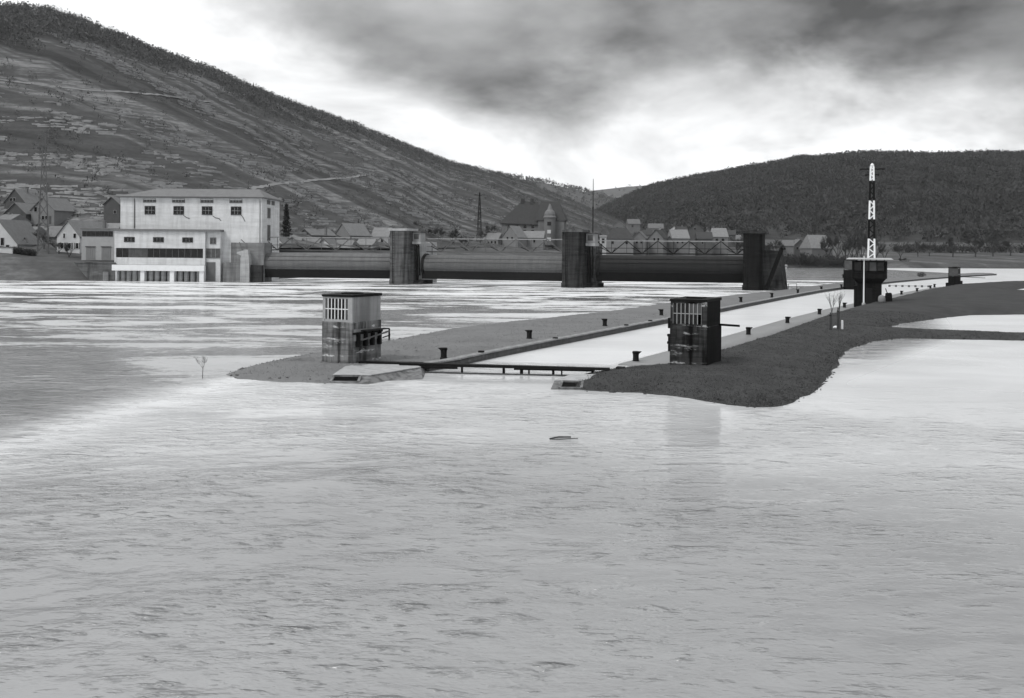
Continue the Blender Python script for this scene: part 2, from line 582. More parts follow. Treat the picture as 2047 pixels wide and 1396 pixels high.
def water():
    rows = []
    y = 6.0
    while y < 900:
        rows.append(y)
        y += max(0.09, y * 0.0062)
    rows += [1000, 1200, 1600, 2500]
    rows = np.array([-300.0, -60.0, -20.0, 0.0] + rows)
    nu = 470
    t = np.linspace(-1, 1, nu)
    t = 0.75 * t + 0.25 * t ** 3
    half = np.maximum(rows, 0) * 0.86 + 40
    X = half[:, None] * t[None, :]
    Y = np.repeat(rows[:, None], nu, 1)
    sd_l = poly_sd(X, Y, LOCK_POLY)
    lock = sstep(sd_l, -0.5, 0.8)
    # stream coordinate: the mole's line carried on toward the camera splits fast river from slack water
    tip = P(452, 752)
    aim = P(0, 880)
    nx, ny = -(aim.y - tip.y), (aim.x - tip.x)
    nl = math.hypot(nx, ny)
    side = ((X - tip.x) * nx + (Y - tip.y) * ny) / nl      # sign tells river side
    if ((-40 - tip.x) * nx + (120 - tip.y) * ny) < 0:
        side = -side
    mole_sd = poly_sd(X, Y, mole_poly)
    # river zone: beyond the shear line and left of the mole
    kx = np.interp(Y, [p.y for p in kerb], [p.x for p in kerb])
    up = sstep(Y, tip.y - 1.5, tip.y + 3.5)
    river = sstep(kx - X, 0, 6) * up + sstep(side, -1.5, 3) * (1 - up)
    right = sstep(X - (np.maximum(Y, 0) * 0.10 + 1.0), -8, 14) * (Y < 75)
    pool = sstep(X - np.interp(Y, [60, 100, 250], [16, 42, 100]), -3, 3) * sstep(Y + 5 * fbm(X / 10, Y / 8, 2, 51), 44, 66)
    slack = sstep(Y, 34, 52) * (Y < 75)
    calm = np.clip(np.maximum(lock * 0.80 + right * 0.52 + pool * 0.40, slack * 0.46), 0, 0.85)
    calm = calm * (1 - 0.9 * river)
    band = np.exp(-((side + 1.0 + 1.2 * fbm(X / 6, Y / 8, 2, 17)) / 2.8) ** 2) * sstep(Y, 78, 62) * sstep(X, 3, -8)
    sky_glare = np.clip(np.maximum.reduce([lock, pool, (Y > 140) * sstep(X - kx, -2, 6), sstep(Y + 9 * fbm(X / 14, Y / 9, 3, 27) + 8 * sstep(X, 2, 14), 32, 60) * (Y < 80)]), 0, 1) * (1 - river)  # paler water colour stands in for sky glare on the surface
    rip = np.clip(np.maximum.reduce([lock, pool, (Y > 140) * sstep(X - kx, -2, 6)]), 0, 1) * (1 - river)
    sky_glare = np.clip(sky_glare * 0.88 + rip * 0.3, 0, 1.25)
    gain = river * (0.04 * sstep(X, -14, 4) * sstep(Y, 190, 110) - 0.10 * sstep(X + 0.35 * Y, 4, -6) * sstep(Y, 95, 66) + 0.02 * sstep(Y, 130, 230))
    foam = np.clip(river * (0.45 + 0.55 * sstep(Y, 60, 200)), 0, 1)  # white streaks carry both foam and sky glare on choppy water
    foam = np.where(Y > 300, 0, foam)
    # waves
    c, s = math.cos(0.35), math.sin(0.35)
    A, B = X * c + Y * s, -X * s + Y * c
    z = 0.12 * fbm(A / 7.0, B / 3.2, 2, 3) + 0.05 * fbm(A / 1.9 + 0.4 * vn(A / 5, B / 5, 8), B / 0.85, 2, 5)
    spacing = np.maximum(0.09, Y * 0.0062)
    z = z * (1 - calm) ** 1.3 * sstep(spacing, 1.2, 0.2)
    rough_zone = 0.55 + 0.9 * sstep(fbm(X / 16, Y / 22, 2, 9), -0.15, 0.3)
    z = z * (rough_zone * (1 - river) + 1.1 * river)
    z = z - 0.02
    v = np.stack([X, Y, z], -1).reshape(-1, 3)
    m, tn, b = new_mat('flood_water')
    at = lambda n: tn.new('ShaderNodeAttribute', attribute_name=n).outputs['Fac']
    calm_a, foam_glare_a = at('calm'), at('foam')
    g = tn.new('ShaderNodeNewGeometry').outputs['Position']
    lively = tn.m('SUBTRACT', 1.0, calm_a)
    flow = tn.mapping(g, (0.035, 0.11, 1), rot=(0, 0, -0.12))
    st = tn.noise(flow, 1.0, 6, 0.62, 0.9)
    st2 = tn.noise(tn.mapping(g, (0.16, 0.42, 1), rot=(0, 0, 0.1)), 1.0, 4, 0.6, 0.5)
    st3 = tn.noise(tn.mapping(g, (0.7, 2.2, 1), rot=(0, 0, 0.2)), 1.0, 4, 0.65, 0.8)
    fm = tn.m('MULTIPLY', tn.ss(tn.m('ADD', tn.m('ADD', tn.m('MULTIPLY', st, 0.60), tn.m('MULTIPLY', st3, 0.20)), tn.m('MULTIPLY', st2, 0.20)), tn.m('SUBTRACT', 0.475, at('gain')), tn.m('SUBTRACT', 0.545, at('gain'))), foam_glare_a)
    mud = tn.noise(tn.mapping(g, (0.06, 0.10, 1)), 1.0, 5, 0.6, 0.8)
    base = tn.m('MULTIPLY', tn.mix(at('sky_glare'), 0.29, 0.65), tn.m('ADD', 0.70, tn.m('MULTIPLY', mud, 0.6)))
    base = tn.m('SUBTRACT', base, tn.m('MULTIPLY', foam_glare_a, 0.14))  # darker river colour stands in for the hill's reflection
    fm = tn.m('MAXIMUM', fm, tn.m('MULTIPLY', at('band'), tn.m('MULTIPLY', tn.ss(tn.m('ADD', tn.m('MULTIPLY', st2, 0.5), tn.m('MULTIPLY', st3, 0.5)), 0.36, 0.58), 0.6)))
    val = tn.mix(fm, base, 0.72)
    tn.l.new(tn.grey(val), b.inputs['Base Color'])
    tn.l.new(tn.mix(fm, tn.mix(at('rip'), tn.mix(lively, 0.03, 0.10), 0.3), 0.6), b.inputs['Roughness'])
    b.inputs['IOR'].default_value = 1.36
    h1 = tn.noise(tn.mapping(g, (0.9, 1.7, 1), rot=(0, 0, 0.25)), 1.0, 3, 0.5, 0.15)
    h2 = tn.noise(tn.mapping(g, (5.0, 8.5, 1), rot=(0, 0, -0.15)), 1.0, 2, 0.45, 0.5)
    h3 = tn.noise(tn.mapping(g, (1.5, 3.6, 1), rot=(0, 0, 0.16)), 1.0, 3, 0.5, 0.1)
    patch = tn.noise(tn.mapping(g, (0.06, 0.09, 1)), 1.0, 4, 0.6, 0.6)
    pm = tn.ss(patch, 0.38, 0.62)
    amp = tn.m('MULTIPLY', lively, tn.m('ADD', 0.18, tn.m('MULTIPLY', pm, 1.25)))
    crest = tn.ss(h3, 0.56, 0.80)            # separate little wavelets standing out of a smoother surface
    h = tn.m('ADD', tn.m('MULTIPLY', h1, tn.m('MULTIPLY', amp, 0.095)), tn.m('MULTIPLY', h2, tn.m('ADD', 0.002, tn.m('MULTIPLY', amp, 0.019))))
    h4 = tn.noise(tn.mapping(g, (0.55, 1.25, 1), rot=(0, 0, 0.22), loc=(4, 2, 0)), 1.0, 4, 0.55, 0.12)
    h = tn.m('ADD', h, tn.m('MULTIPLY', tn.ss(h4, 0.55, 0.82), tn.m('MULTIPLY', amp, 0.22)))
    h = tn.m('ADD', h, tn.m('MULTIPLY', crest, tn.m('MULTIPLY', amp, 0.095)))
    bn = tn.new('ShaderNodeBump')
    bn.inputs['Strength'].default_value = 1.0
    bn.inputs['Distance'].default_value = 1.0
    tn.l.new(h, bn.inputs['Height'])
    tn.l.new(bn.outputs[0], b.inputs['Normal'])
    o = np_mesh('water', v, grid_faces(len(rows), nu)[:, ::-1], m, smooth=True, attrs={'calm': calm, 'foam': foam, 'band': band, 'gain': gain, 'sky_glare': sky_glare, 'rip': rip})
    return tag(o, 'grey turbid flood water covering the river and the lock approach', kind='structure')


water()

# ------------------------------------------------------------------ hills


class Hill:
    def __init__(self, name, label, pxs, foot, ridge, m, bend=1.15, tree_h=6.0, nu=420, nv=150, rough=3.0, gully=0.0, back=0.5):
        """foot, ridge: lists of (px, py, distance) along the hill's foot and crest"""
        self.foot, self.ridge, self.bend = foot, ridge, bend
        self.tree_h, self.rough, self.gully = tree_h, rough, gully
        px = np.linspace(pxs[0], pxs[1], nu)
        vv = np.concatenate([np.linspace(-0.06, 1.0, nv), np.linspace(1.02, 1 + back, 14)])
        PX, V = np.meshgrid(px, vv, indexing='ij')
        X, Y, Z = self.at(PX, V)
        o = np_mesh(name, np.stack([X, Y, Z], -1).reshape(-1, 3), grid_faces(nu, len(vv)), m, smooth=True)
        tag(o, label, kind='structure')
        self.obj = o

    def ends(self, px):
        fp = np.array(self.foot, float)
        rp = np.array(self.ridge, float)
        fd = np.interp(px, fp[:, 0], fp[:, 2])
        fy = np.interp(px, fp[:, 0], fp[:, 1])
        rd = np.interp(px, rp[:, 0], rp[:, 2])
        ry = np.interp(px, rp[:, 0], rp[:, 1])
        c, s = math.cos(ROLL), math.sin(ROLL)
        fu = (c * (px - CX) + s * (fy - YH)) / F
        ru = (c * (px - CX) + s * (ry - YH)) / F
        fz = HC - (-s * (px - CX) + c * (fy - YH)) / F * fd
        rz = HC - (-s * (px - CX) + c * (ry - YH)) / F * rd - self.tree_h
        return fu, fd, fz, ru, rd, rz

    def at(self, px, v):
        px, v = np.asarray(px, float), np.asarray(v, float)
        fu, fd, fz, ru, rd, rz = self.ends(px)
        vc = np.clip(v, 0, 1)
        D = fd + (rd - fd) * v
        U = fu + (ru - fu) * vc
        g = 1 - (1 - vc) ** self.bend
        z = fz + (rz - fz) * g
        over = np.maximum(v - 1, 0)
        z = z - over * over * (rz - fz) * 1.2 - over * (rz - fz) * 0.25
        z = z + np.minimum(v, 0) * 60
        X, Y = U * D, D
        env = np.sin(np.pi * np.clip(v, 0, 1)) ** 0.7
        z = z + self.rough * env * fbm(X / 45, Y / 90, 4, 2)
        if self.gully:
            sdir = X * 0.238 + Y * 0.971
            z = z + self.gully * env * vn(sdir / 38, z / 220, 6)
        return X, Y, z

    def v_for(self, px, py):
        """parameter v at which the slope shows at that pixel row"""
        vv = np.linspace(0, 1, 200)
        X, Y, Z = self.at(np.full(200, float(px)), vv)
        u = X / Y
        w_ = (Z - HC) / Y
        yy = YH - (w_ * math.cos(ROLL) - u * math.sin(ROLL)) * F
        k = np.argmin(np.abs(yy - py))
        return vv[k]


hill_left = Hill('vineyard_hill', 'steep terraced vineyard hill with a wooded crest above the village', (-1300, 1420),
                 [(-1300, 400, 190), (-600, 425, 250), (0, 440, 330), (250, 462, 315), (560, 474, 345), (800, 480, 430), (1000, 482, 560), (1150, 482, 750), (1300, 484, 1000), (1420, 487, 1300)],
                 [(-1300, -420, 420), (-600, -200, 520), (-200, -30, 620), (0, -2, 660), (100, 5, 700), (190, 40, 740), (300, 85, 800), (400, 121, 860), (500, 165, 930), (600, 205, 1020), (720, 245, 1150), (800, 279, 1250),
                  (900, 318, 1420), (1000, 344, 1600), (1060, 362, 1650), (1120, 385, 1660), (1180, 410, 1660), (1250, 436, 1650), (1330, 462, 1600), (1420, 484, 1550)],
                 M['hill'], bend=1.12, tree_h=7, nu=620, nv=240, rough=5, gully=7)
hill_mid = Hill('wooded_spur', 'grey spur of hill behind the vineyard slope', (820, 1420),
                [(820, 470, 1900), (1420, 478, 1900)],
                [(820, 380, 2500), (900, 362, 2500), (1000, 346, 2600), (1080, 358, 2700), (1150, 373, 2750), (1190, 384, 2800), (1240, 400, 2800), (1330, 432, 2700), (1420, 465, 2600)],
                M['hill2'], tree_h=8, nu=120, nv=40, rough=10)
hill_far = Hill('distant_hill', 'pale far hill closing the valley', (1000, 1560),
                [(1000, 470, 3000), (1560, 470, 3000)],
                [(1000, 425, 4200), (1100, 400, 4200), (1180, 379, 4300), (1250, 371, 4300), (1320, 366, 4300), (1420, 372, 4300), (1560, 390, 4300)],
                M['hill2'], tree_h=6, nu=90, nv=30, rough=12)
hill_right = Hill('forest_hill', 'long dark forested hill across the valley', (1150, 3300),
                  [(1150, 478, 1500), (1300, 480, 1250), (1500, 480, 1000), (1700, 484, 900), (2047, 488, 850), (3300, 495, 700)],
                  [(1150, 432, 2400), (1200, 412, 2400), (1240, 395, 2350), (1300, 368, 2300), (1390, 350, 2200), (1500, 330, 2050), (1600, 312, 1950), (1740, 302, 1850), (1830, 304, 1800), (1950, 304, 1800), (2047, 302, 1750),
                   (2300, 300, 1600), (3300, 280, 1300)],
                  M['hill_r'], bend=1.25, tree_h=11, nu=260, nv=90, rough=14)

# ------------------------------------------------------------------ valley floor behind the river bank
BANK = np.array([(-1300, 150, 6.5), (-400, 215, 6.0), (0, 240, 5.7), (90, 241, 4.6), (175, 243, 3.9), (232, 246, 3.8), (238, 264, 4.0), (505, 264, 4.0), (560, 272, 4.0), (800, 340, 4.5), (1000, 405, 4.5), (1200, 455, 4.5), (1400, 495, 4.0),
                 (1560, 530, 3.0), (1800, 556, 3.0), (2047, 578, 3.0), (3300, 640, 3.0)])


def foot_of(px):
    px = np.asarray(px, float)
    a = hill_left.ends(px)
    b = hill_right.ends(px)
    k = sstep(px, 1240, 1400)
    return a[1] * (1 - k) + b[1] * k, a[2] * (1 - k) + b[2] * k


def ground(px, t):
    """t in metres behind the water's edge up to the foot of the hills"""
    bd = np.interp(px, BANK[:, 0], BANK[:, 1])
    bz = np.interp(px, BANK[:, 0], BANK[:, 2])
    fd, fz = foot_of(px)
    L = np.maximum(fd + 20 - bd, 12)
    d = bd + np.clip(t, -6, None)
    rise = np.interp(px, [-1300, 160, 240, 3300], [9, 9, 3, 9])
    k = np.clip(t / rise, -0.6, 1)
    z = np.where(t < rise, bz * k, bz + (fz + 1.5 - bz) * np.clip((t - rise) / (L - rise), 0, 1) ** 1.1)
    u = (px - CX) / F
    x = u * d
    z = z + 0.35 * fbm(x / 7, d / 7, 3, 4) * sstep(t, 1, 8)
    return x, d, z


def ground_z(x, y):
    px = CX + F * x / y
    bd = float(np.interp(px, BANK[:, 0], BANK[:, 1]))
    return float(ground(np.array(float(px)), np.array(y - bd))[2])


def valley():
    px = np.linspace(-1300, 3300, 720)
    tt = np.concatenate([np.linspace(-5, 16, 40), np.geomspace(17, 1100, 70)])
    PX, T = np.meshgrid(px, tt, indexing='ij')
    fd, _ = foot_of(PX)
    bd = np.interp(PX, BANK[:, 0], BANK[:, 1])
    T = np.minimum(T, np.maximum(fd + 20 - bd, 12))
    X, Y, Z = ground(PX, T)
    o = np_mesh('riverbank_ground', np.stack([X, Y, Z], -1).reshape(-1, 3), grid_faces(len(px), len(tt)), M['field'], smooth=True)
    tag(o, 'grassy river bank and valley floor under the village', kind='structure')


valley()

# ------------------------------------------------------------------ woods on the hills (uncountable: one mesh each)


def wood(name, label, pts, hts, m, tris=24, size=1.0, spread=0.55):
    """pts (n,3), hts (n): crowns of small twiggy faces"""
    n = len(pts)
    d = rng.normal(size=(n, tris, 3))
    d /= np.linalg.norm(d, axis=-1, keepdims=True)
    r = rng.random((n, tris, 1)) ** 0.45
    e = d * r
    e[..., 0] *= spread
    e[..., 1] *= spread
    e[..., 2] = e[..., 2] * 0.48 + 0.52
    c = pts[:, None, :] + e * hts[:, None, None]
    off = rng.normal(size=(n, tris, 3, 3)) * (hts[:, None, None, None] * 0.105 * size)
    off[..., 2] *= 1.3
    v = (c[:, :, None, :] + off).reshape(-1, 3)
    o = np_mesh(name, v, np.arange(len(v)).reshape(-1, 3), m)
    return tag(o, label, kind='stuff')


def hill_points(h, n, px0, px1, dens):
    px = rng.uniform(px0, px1, n)
    v = rng.random(n) ** 0.8 * 1.03
    X, Y, Z = h.at(px, v)
    keep = rng.random(n) < dens(px, v, X, Y, Z)
    return np.stack([X, Y, Z], -1)[keep]


def dens_left(px, v, X, Y, Z):
    low = np.interp(px, [-600, 0, 150, 350, 600, 800, 950, 1100, 1300], [0.5, 0.64, 0.68, 0.68, 0.64, 0.56, 0.40, 0.2, 0.1])
    nz = fbm(X / 40, Z / 30, 3, 12) * 0.22
    belt = sstep(v + nz, low - 0.02, low + 0.05)
    scatter = 0.08 + 0.18 * (fbm(X / 25, Z / 18, 3, 14) > 0.22) + 0.22 * sstep(px, 550, 900)
    return np.clip(np.maximum(belt, scatter), 0, 1)


pl = hill_points(hill_left, 21000, -500, 1400, dens_left)
vh = np.clip(pl[:, 2] / 170, 0, 1)
ht = rng.uniform(3.2, 7.5, len(pl)) * np.where(vh > 0.62, 1.0, 0.6)
wood('hillside_woodland', 'leafless woodland along the crest of the vineyard hill', pl, ht, M['wood_left'], 34, 0.62)
pr = hill_points(hill_right, 20000, 1180, 2700, lambda px, v, X, Y, Z: np.ones(len(px)))
wood('forest', 'dense dark forest covering the long hill across the valley', pr, rng.uniform(7, 13, len(pr)), M['wood_right'], 30, 0.8)
pm = np.concatenate([hill_points(hill_mid, 2600, 850, 1400, lambda px, v, X, Y, Z: 0.35 + 0.65 * (v > 0.9)),
                     hill_points(hill_far, 700, 1050, 1500, lambda px, v, X, Y, Z: 0.15 + 0.5 * (fbm(X / 120, Z / 60, 2, 3) > 0.15))])
wood('distant_woodland', 'hazy trees on the far spur closing the valley', pm, rng.uniform(8, 15, len(pm)), M['wood_left'], 14, 1.2)

# terrace walls: short dry-stone walls following the contour


def terraces():
    V, Fc = [], []
    n = 0
    for _ in range(9000):
        px = rng.uniform(-450, 1060)
        v = rng.uniform(0.01, 0.80)
        X, Y, Z = hill_left.at(np.array([px]), np.array([v]))
        s = X[0] * 0.238 + Y[0] * 0.971
        if vn(s / 24, Z[0] / 160, 21) + 0.9 * vn(s / 9, Z[0] / 6, 22) < 0.05 + 0.3 * v:
            continue
        L = rng.uniform(3, 13)
        step = L / 4 / (Y[0] / F) / 1.0
        pxs = px + np.arange(5) * step * 0.6
        vs = np.linspace(max(0, v - 0.06), min(0.95, v + 0.06), 25)
        PX, VV = np.meshgrid(pxs, vs, indexing='ij')
        xx, yy, zz = hill_left.at(PX, VV)
        k = np.argmin(np.abs(zz - Z[0]), 1)
        a = np.arange(5)
        x, y = xx[a, k], yy[a, k]
        h = rng.uniform(0.1, 0.55)
        nx, ny = 0.75, -0.66
        for i in range(5):
            z0, z1 = Z[0] - 0.45, Z[0] + h + rng.uniform(-0.2, 0.2)
            V += [(x[i] + nx * 0.5, y[i] + ny * 0.5, z0), (x[i] + nx * 0.5, y[i] + ny * 0.5, z1), (x[i] - nx * 0.5, y[i] - ny * 0.5, z1)]
        for i in range(4):
            b = n + i * 3
            Fc += [(b, b + 3, b + 4, b + 1), (b + 1, b + 4, b + 5, b + 2)]
        n += 15
    o = np_mesh('terrace_walls', np.array(V), np.array(Fc), M['stone'])
    tag(o, 'broken rows of dry stone terrace walls across the vineyard slope', kind='stuff')


terraces()


def track(name, label, pts, wd):
    V = []
    L = []
    for i in range(len(pts) - 1):
        for k in range(12):
            t = k / 12
            L.append((pts[i][0] * (1 - t) + pts[i + 1][0] * t, pts[i][1] * (1 - t) + pts[i + 1][1] * t))
    L.append(pts[-1])
    for px, py in L:
        v = hill_left.v_for(px, py)
        for dv in (-0.5, 0.5):
            X, Y, Z = hill_left.at(np.array([px]), np.array([v]))
            V.append((X[0] + 0.9 * wd * -dv, Y[0] + 0.3 * wd * dv, Z[0] + 0.25 + 0.42 * dv * wd))
    f = [(2 * i, 2 * i + 2, 2 * i + 3, 2 * i + 1) for i in range(len(L) - 1)]
    o = np_mesh(name, np.array(V), np.array(f), M['path'])
    tag(o, label, kind='structure')


track('hillside_path', 'pale track slanting across the upper vineyard slope', [(-100, 150), (0, 160), (120, 176), (250, 185), (330, 192), (420, 205)], 2.2)
track('hillside_path', 'pale track climbing above the power station roof', [(500, 378), (560, 368), (640, 360), (700, 356), (740, 348)], 2.0)

# ------------------------------------------------------------------ land in the flood: the mole and the right bank


def land(name, label, poly, bbox, step, zfun, m):
    xs = np.arange(bbox[0], bbox[1], step)
    ys = np.arange(bbox[2], bbox[3], step)
    X, Y = np.meshgrid(xs, ys, indexing='ij')
    sd = poly_sd(X, Y, poly)
    Z = zfun(X, Y, sd)
    v = np.stack([X, Y, Z], -1).reshape(-1, 3)
    f = grid_faces(len(xs), len(ys))
    keep = (sd.reshape(-1)[f] > -3 * step - 1.0).any(1)
    f = f[keep]
    used = np.unique(f)
    re = np.zeros(len(v), int)
    re[used] = np.arange(len(used))
    o = np_mesh(name, v[used], re[f], m, smooth=True)
    return tag(o, label, kind='structure')


pud = P(835, 717)
pud2 = P(625, 729)


def z_mole(X, Y, sd):
    e = sd + 0.35 * fbm(X / 1.3, Y / 1.3, 3, 31)
    k = np.interp(Y, [55, 75, 130], [1.5, 1.2, 1.0])
    z = np.where(e > 0, (ZW - 0.02) * (1 - np.exp(-e / k)) ** 0.8, np.maximum(e * 0.5, -0.8))
    z = z + 0.06 * fbm(X / 1.0, Y / 1.0, 3, 33) * sstep(sd, 0, 1)
    for c, ra, rb in ((pud, 2.7, 1.5), (pud2, 1.1, 1.1)):
        q = np.hypot((X - c.x) / ra, (Y - c.y) / rb) + 0.3 * fbm(X / 1.2, Y / 1.2, 2, 35)
        z = np.where(q < 1.3, np.minimum(z, -0.12 + 0.6 * np.maximum(q - 0.85, 0)), z)
    # stay below the kerb and behind it
    return z


mx = [p[0] for p in mole_poly]
my = [p[1] for p in mole_poly]
near_mole = [p for p in mole_poly]
land('mole', 'low gravel and turf mole between the river and the lock', mole_poly, (min(mx) - 2, 62, 55, 165), 0.33, z_mole, M['gravel'])
land('mole', 'far end of the narrow mole beyond the weir', mole_poly, (18, max(mx) + 4, 163, 420), 1.0, z_mole, M['gravel'])

PAVE_W = 4.6
pave_edge = [P(a, b, 0.06) for a, b in [(1236, 728), (1335, 702), (1441, 675), (1560, 641), (1640, 621), (1720, 604), (1800, 586), (1870, 574.5), (1960, 569)]]


def pave_sd(X, Y):
    d = np.full(X.shape, 1e9)
    for a, b in zip(pave_edge[:-1], pave_edge[1:]):
        ex, ey = b.x - a.x, b.y - a.y
        t = np.clip(((X - a.x) * ex + (Y - a.y) * ey) / (ex * ex + ey * ey), 0, 1)
        d = np.minimum(d, np.hypot(X - a.x - t * ex, Y - a.y - t * ey))
    return d


def z_right(X, Y, sd):
    e = sd + 0.45 * fbm(X / 2.0, Y / 2.0, 3, 41)
    top = 0.75 + 0.35 * sstep(Y, 75, 160)
    z = np.where(e > 0, top * (1 - np.exp(-e / 2.2)), np.maximum(e * 0.5, -0.8))
    z = z + 0.07 * fbm(X / 1.4, Y / 1.4, 3, 43) * sstep(sd, 0, 1.5)
    p = pave_sd(X, Y)
    flat = -0.35 + 0.0 * X
    k = sstep(p, PAVE_W - 0.5, PAVE_W + 0.9)
    z = np.where((p < PAVE_W + 1.2) & (Y > 62), flat * (1 - k) + z * k, z)
    return np.where(sd < -0.5, np.minimum(z, -0.3), z)


rx = [p[0] for p in right_poly]
land('grass_bank', 'dark turf bank running along the lock with flooded inlets', right_poly, (3, 75, 52, 140), 0.4, z_right, M['turf'])
land('grass_bank', 'far turf bank behind the control tower', right_poly, (30, 240, 139, 300), 1.0, z_right, M['turf'])


def strip(name, label, line, off0, off1, z0, z1, m, kind='structure', parent=None, side=1):
    """ribbon of constant profile along a polyline: offsets to the right of travel"""
    V, Fc = [], []
    n = len(line)
    for i, p in enumerate(line):
        a = line[max(i - 1, 0)]
        b = line[min(i + 1, n - 1)]
        t = (b - a)
        t.z = 0
        t.normalize()
        r = Vector((t.y, -t.x, 0))
        for o in (off0, off1):
            for z in (z0, z1):
                q = p + r * o
                V.append((q.x, q.y, z))
    for i in range(n - 1):
        b, c = 4 * i, 4 * i + 4
        Fc += [(b, b + 1, c + 1, c), (b + 1, b + 3, c + 3, c + 1), (b + 3, b + 2, c + 2, c + 3), (b + 2, b, c, c + 2)]
    Fc += [(0, 2, 3, 1), (4 * n - 4, 4 * n - 3, 4 * n - 1, 4 * n - 2)]
    o = np_mesh(name, np.array(V), np.array(Fc), m, parent)
    if kind:
        tag(o, label, kind=kind)
    return o


kerb_fine = []
for a, b in zip(kerb[:-1], kerb[1:]):
    for k in range(4):
        kerb_fine.append(a.lerp(b, k / 4))
kerb_fine.append(kerb[-1])
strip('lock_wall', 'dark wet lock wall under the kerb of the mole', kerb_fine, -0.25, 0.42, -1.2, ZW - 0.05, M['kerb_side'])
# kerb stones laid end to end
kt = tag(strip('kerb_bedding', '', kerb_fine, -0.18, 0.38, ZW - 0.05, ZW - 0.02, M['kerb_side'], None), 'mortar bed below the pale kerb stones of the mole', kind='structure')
acc, along = 0.0, [0.0]
for a, b in zip(kerb_fine[:-1], kerb_fine[1:]):
    along.append(along[-1] + (b - a).length)


def along_pt(s):
    for i in range(len(along) - 1):
        if along[i + 1] >= s:
            t = (s - along[i]) / (along[i + 1] - along[i])
            d = (kerb_fine[i + 1] - kerb_fine[i]).normalized()
            return kerb_fine[i].lerp(kerb_fine[i + 1], t), d
    return kerb_fine[-1], (kerb_fine[-1] - kerb_fine[-2]).normalized()


stone_me = MB().box(-0.98, 0.98, -0.44, 0.24, -0.02, 0.11)
ks0 = stone_me.build('kerb_stone', M['kerb'], kt, bevel=0.03)
s = 1.0
first = True
while s < min(along[-1] - 1, 170):
    p, d = along_pt(s)
    o = ks0 if first else ks0.copy()
    if not first:
        col.objects.link(o)
    first = False
    o.location = (p.x, p.y, ZW + random.uniform(-0.015, 0.015))
    o.rotation_euler = (0, 0, math.atan2(d.y, d.x) + random.uniform(-0.006, 0.006))
    s += 2.0
# the far run is too distant to tell stones apart
far_line = [p for p, a in zip(kerb_fine, along) if a > 168]
strip('far_kerb', 'far run of pale kerb along the lock wall', far_line, -0.24, 0.44, ZW - 0.02, ZW + 0.1, M['kerb'])

# wet pavement beside the lock, just under and over the flood
pf = []
for a, b in zip(pave_edge[:-1], pave_edge[1:]):
    for k in range(4):
        pf.append(a.lerp(b, k / 4))
pf.append(pave_edge[-1])
strip('pavement', 'wet grey pavement strip along the right lock wall', pf, 0.0, PAVE_W - 0.2, -1.0, 0.07, M['pave'])

# ------------------------------------------------------------------ grass tufts


def tufts(name, label, poly, n, bbox, zfun, m, hmin, hmax, lo, hi, test=None):
    x = rng.uniform(bbox[0], bbox[1], n)
    y = bbox[2] + (bbox[3] - bbox[2]) * rng.random(n) ** 1.5
    sd = poly_sd(x, y, poly)
    k = (sd > lo) & (sd < hi)
    if test is not None:
        k &= test(x, y)
    x, y, sd = x[k], y[k], sd[k]
    z = zfun(x, y, sd)
    k = z > 0.03
    x, y, z = x[k], y[k], z[k]
    n = len(x)
    B = 5
    a = rng.random((n, B)) * 6.283
    h = rng.uniform(hmin, hmax, (n, B))
    wd = 0.016 * (1 + y[:, None] / 80)
    cx = x[:, None] + rng.normal(size=(n, B)) * 0.12
    cy = y[:, None] + rng.normal(size=(n, B)) * 0.12
    zz = np.repeat(z[:, None], B, 1) - 0.03
    p0 = np.stack([cx - np.cos(a) * wd, cy - np.sin(a) * wd, zz], -1)
    p1 = np.stack([cx + np.cos(a) * wd, cy + np.sin(a) * wd, zz], -1)
    p2 = np.stack([cx + rng.normal(size=(n, B)) * 0.07, cy + rng.normal(size=(n, B)) * 0.07, zz + h], -1)
    v = np.stack([p0, p1, p2], 2).reshape(-1, 3)
    o = np_mesh(name, v, np.arange(len(v)).reshape(-1, 3), m)
    tag(o, label, kind='stuff')


tufts('grass', 'rough dark winter grass on the lock bank', right_poly, 90000, (4, 70, 55, 130), z_right, M['grass_blade'], 0.03, 0.09, 0.05, 99,
      lambda x, y: (pave_sd(x, y) > PAVE_W + 0.2))
tufts('dry_grass', 'short dry grass on the gravel mole', mole_poly, 26000, (min(mx), 45, 55, 130), z_mole, M['grass_pale'], 0.03, 0.10, 0.1, 99)

# ------------------------------------------------------------------ power station
PS_D = 244.0


def ps_frame():
    p = P(231, 562)
    q = P(520, 563)
    p = PD(231, 562, PS_D)
    return Vector((p.x, PS_D, 0))


K = PS_D / F      # metres per photo pixel at the facade
o0 = ps_frame()
ps = thing('power_station', 'long pale power station with hipped roof standing in the river beside the weir', 'power station', o0, R(-2.5))


def fx(px):
    return (px - 231) * K


def fz(py):
    return HC - (py - 492.3) * K


def facade_window(parent, x0, x1, z0, z1, y, nx=2, ny=2, glass='glass', frame='steel', proud=0.12):
    """recessed window: reveal frame, mullions and panes, facing -y"""
    w_ = MB()
    t = 0.12
    w_.box(x0 - t, x0, y - proud, y + 0.05, z0 - t, z1 + t)
    w_.box(x1, x1 + t, y - proud, y + 0.05, z0 - t, z1 + t)
    w_.box(x0, x1, y - proud, y + 0.05, z1, z1 + t)
    w_.box(x0, x1, y - proud, y + 0.05, z0 - t, z0)
    f = w_.build('window', M[frame], parent)
    for i in range(nx):
        for j in range(ny):
            a = x0 + (x1 - x0) * i / nx + 0.04
            b = x0 + (x1 - x0) * (i + 1) / nx - 0.04
            c = z0 + (z1 - z0) * j / ny + 0.04
            d = z0 + (z1 - z0) * (j + 1) / ny - 0.04
            MB().box(a, b, y - 0.03, y + 0.02, c, d).build('pane', M[glass], f)
    return f


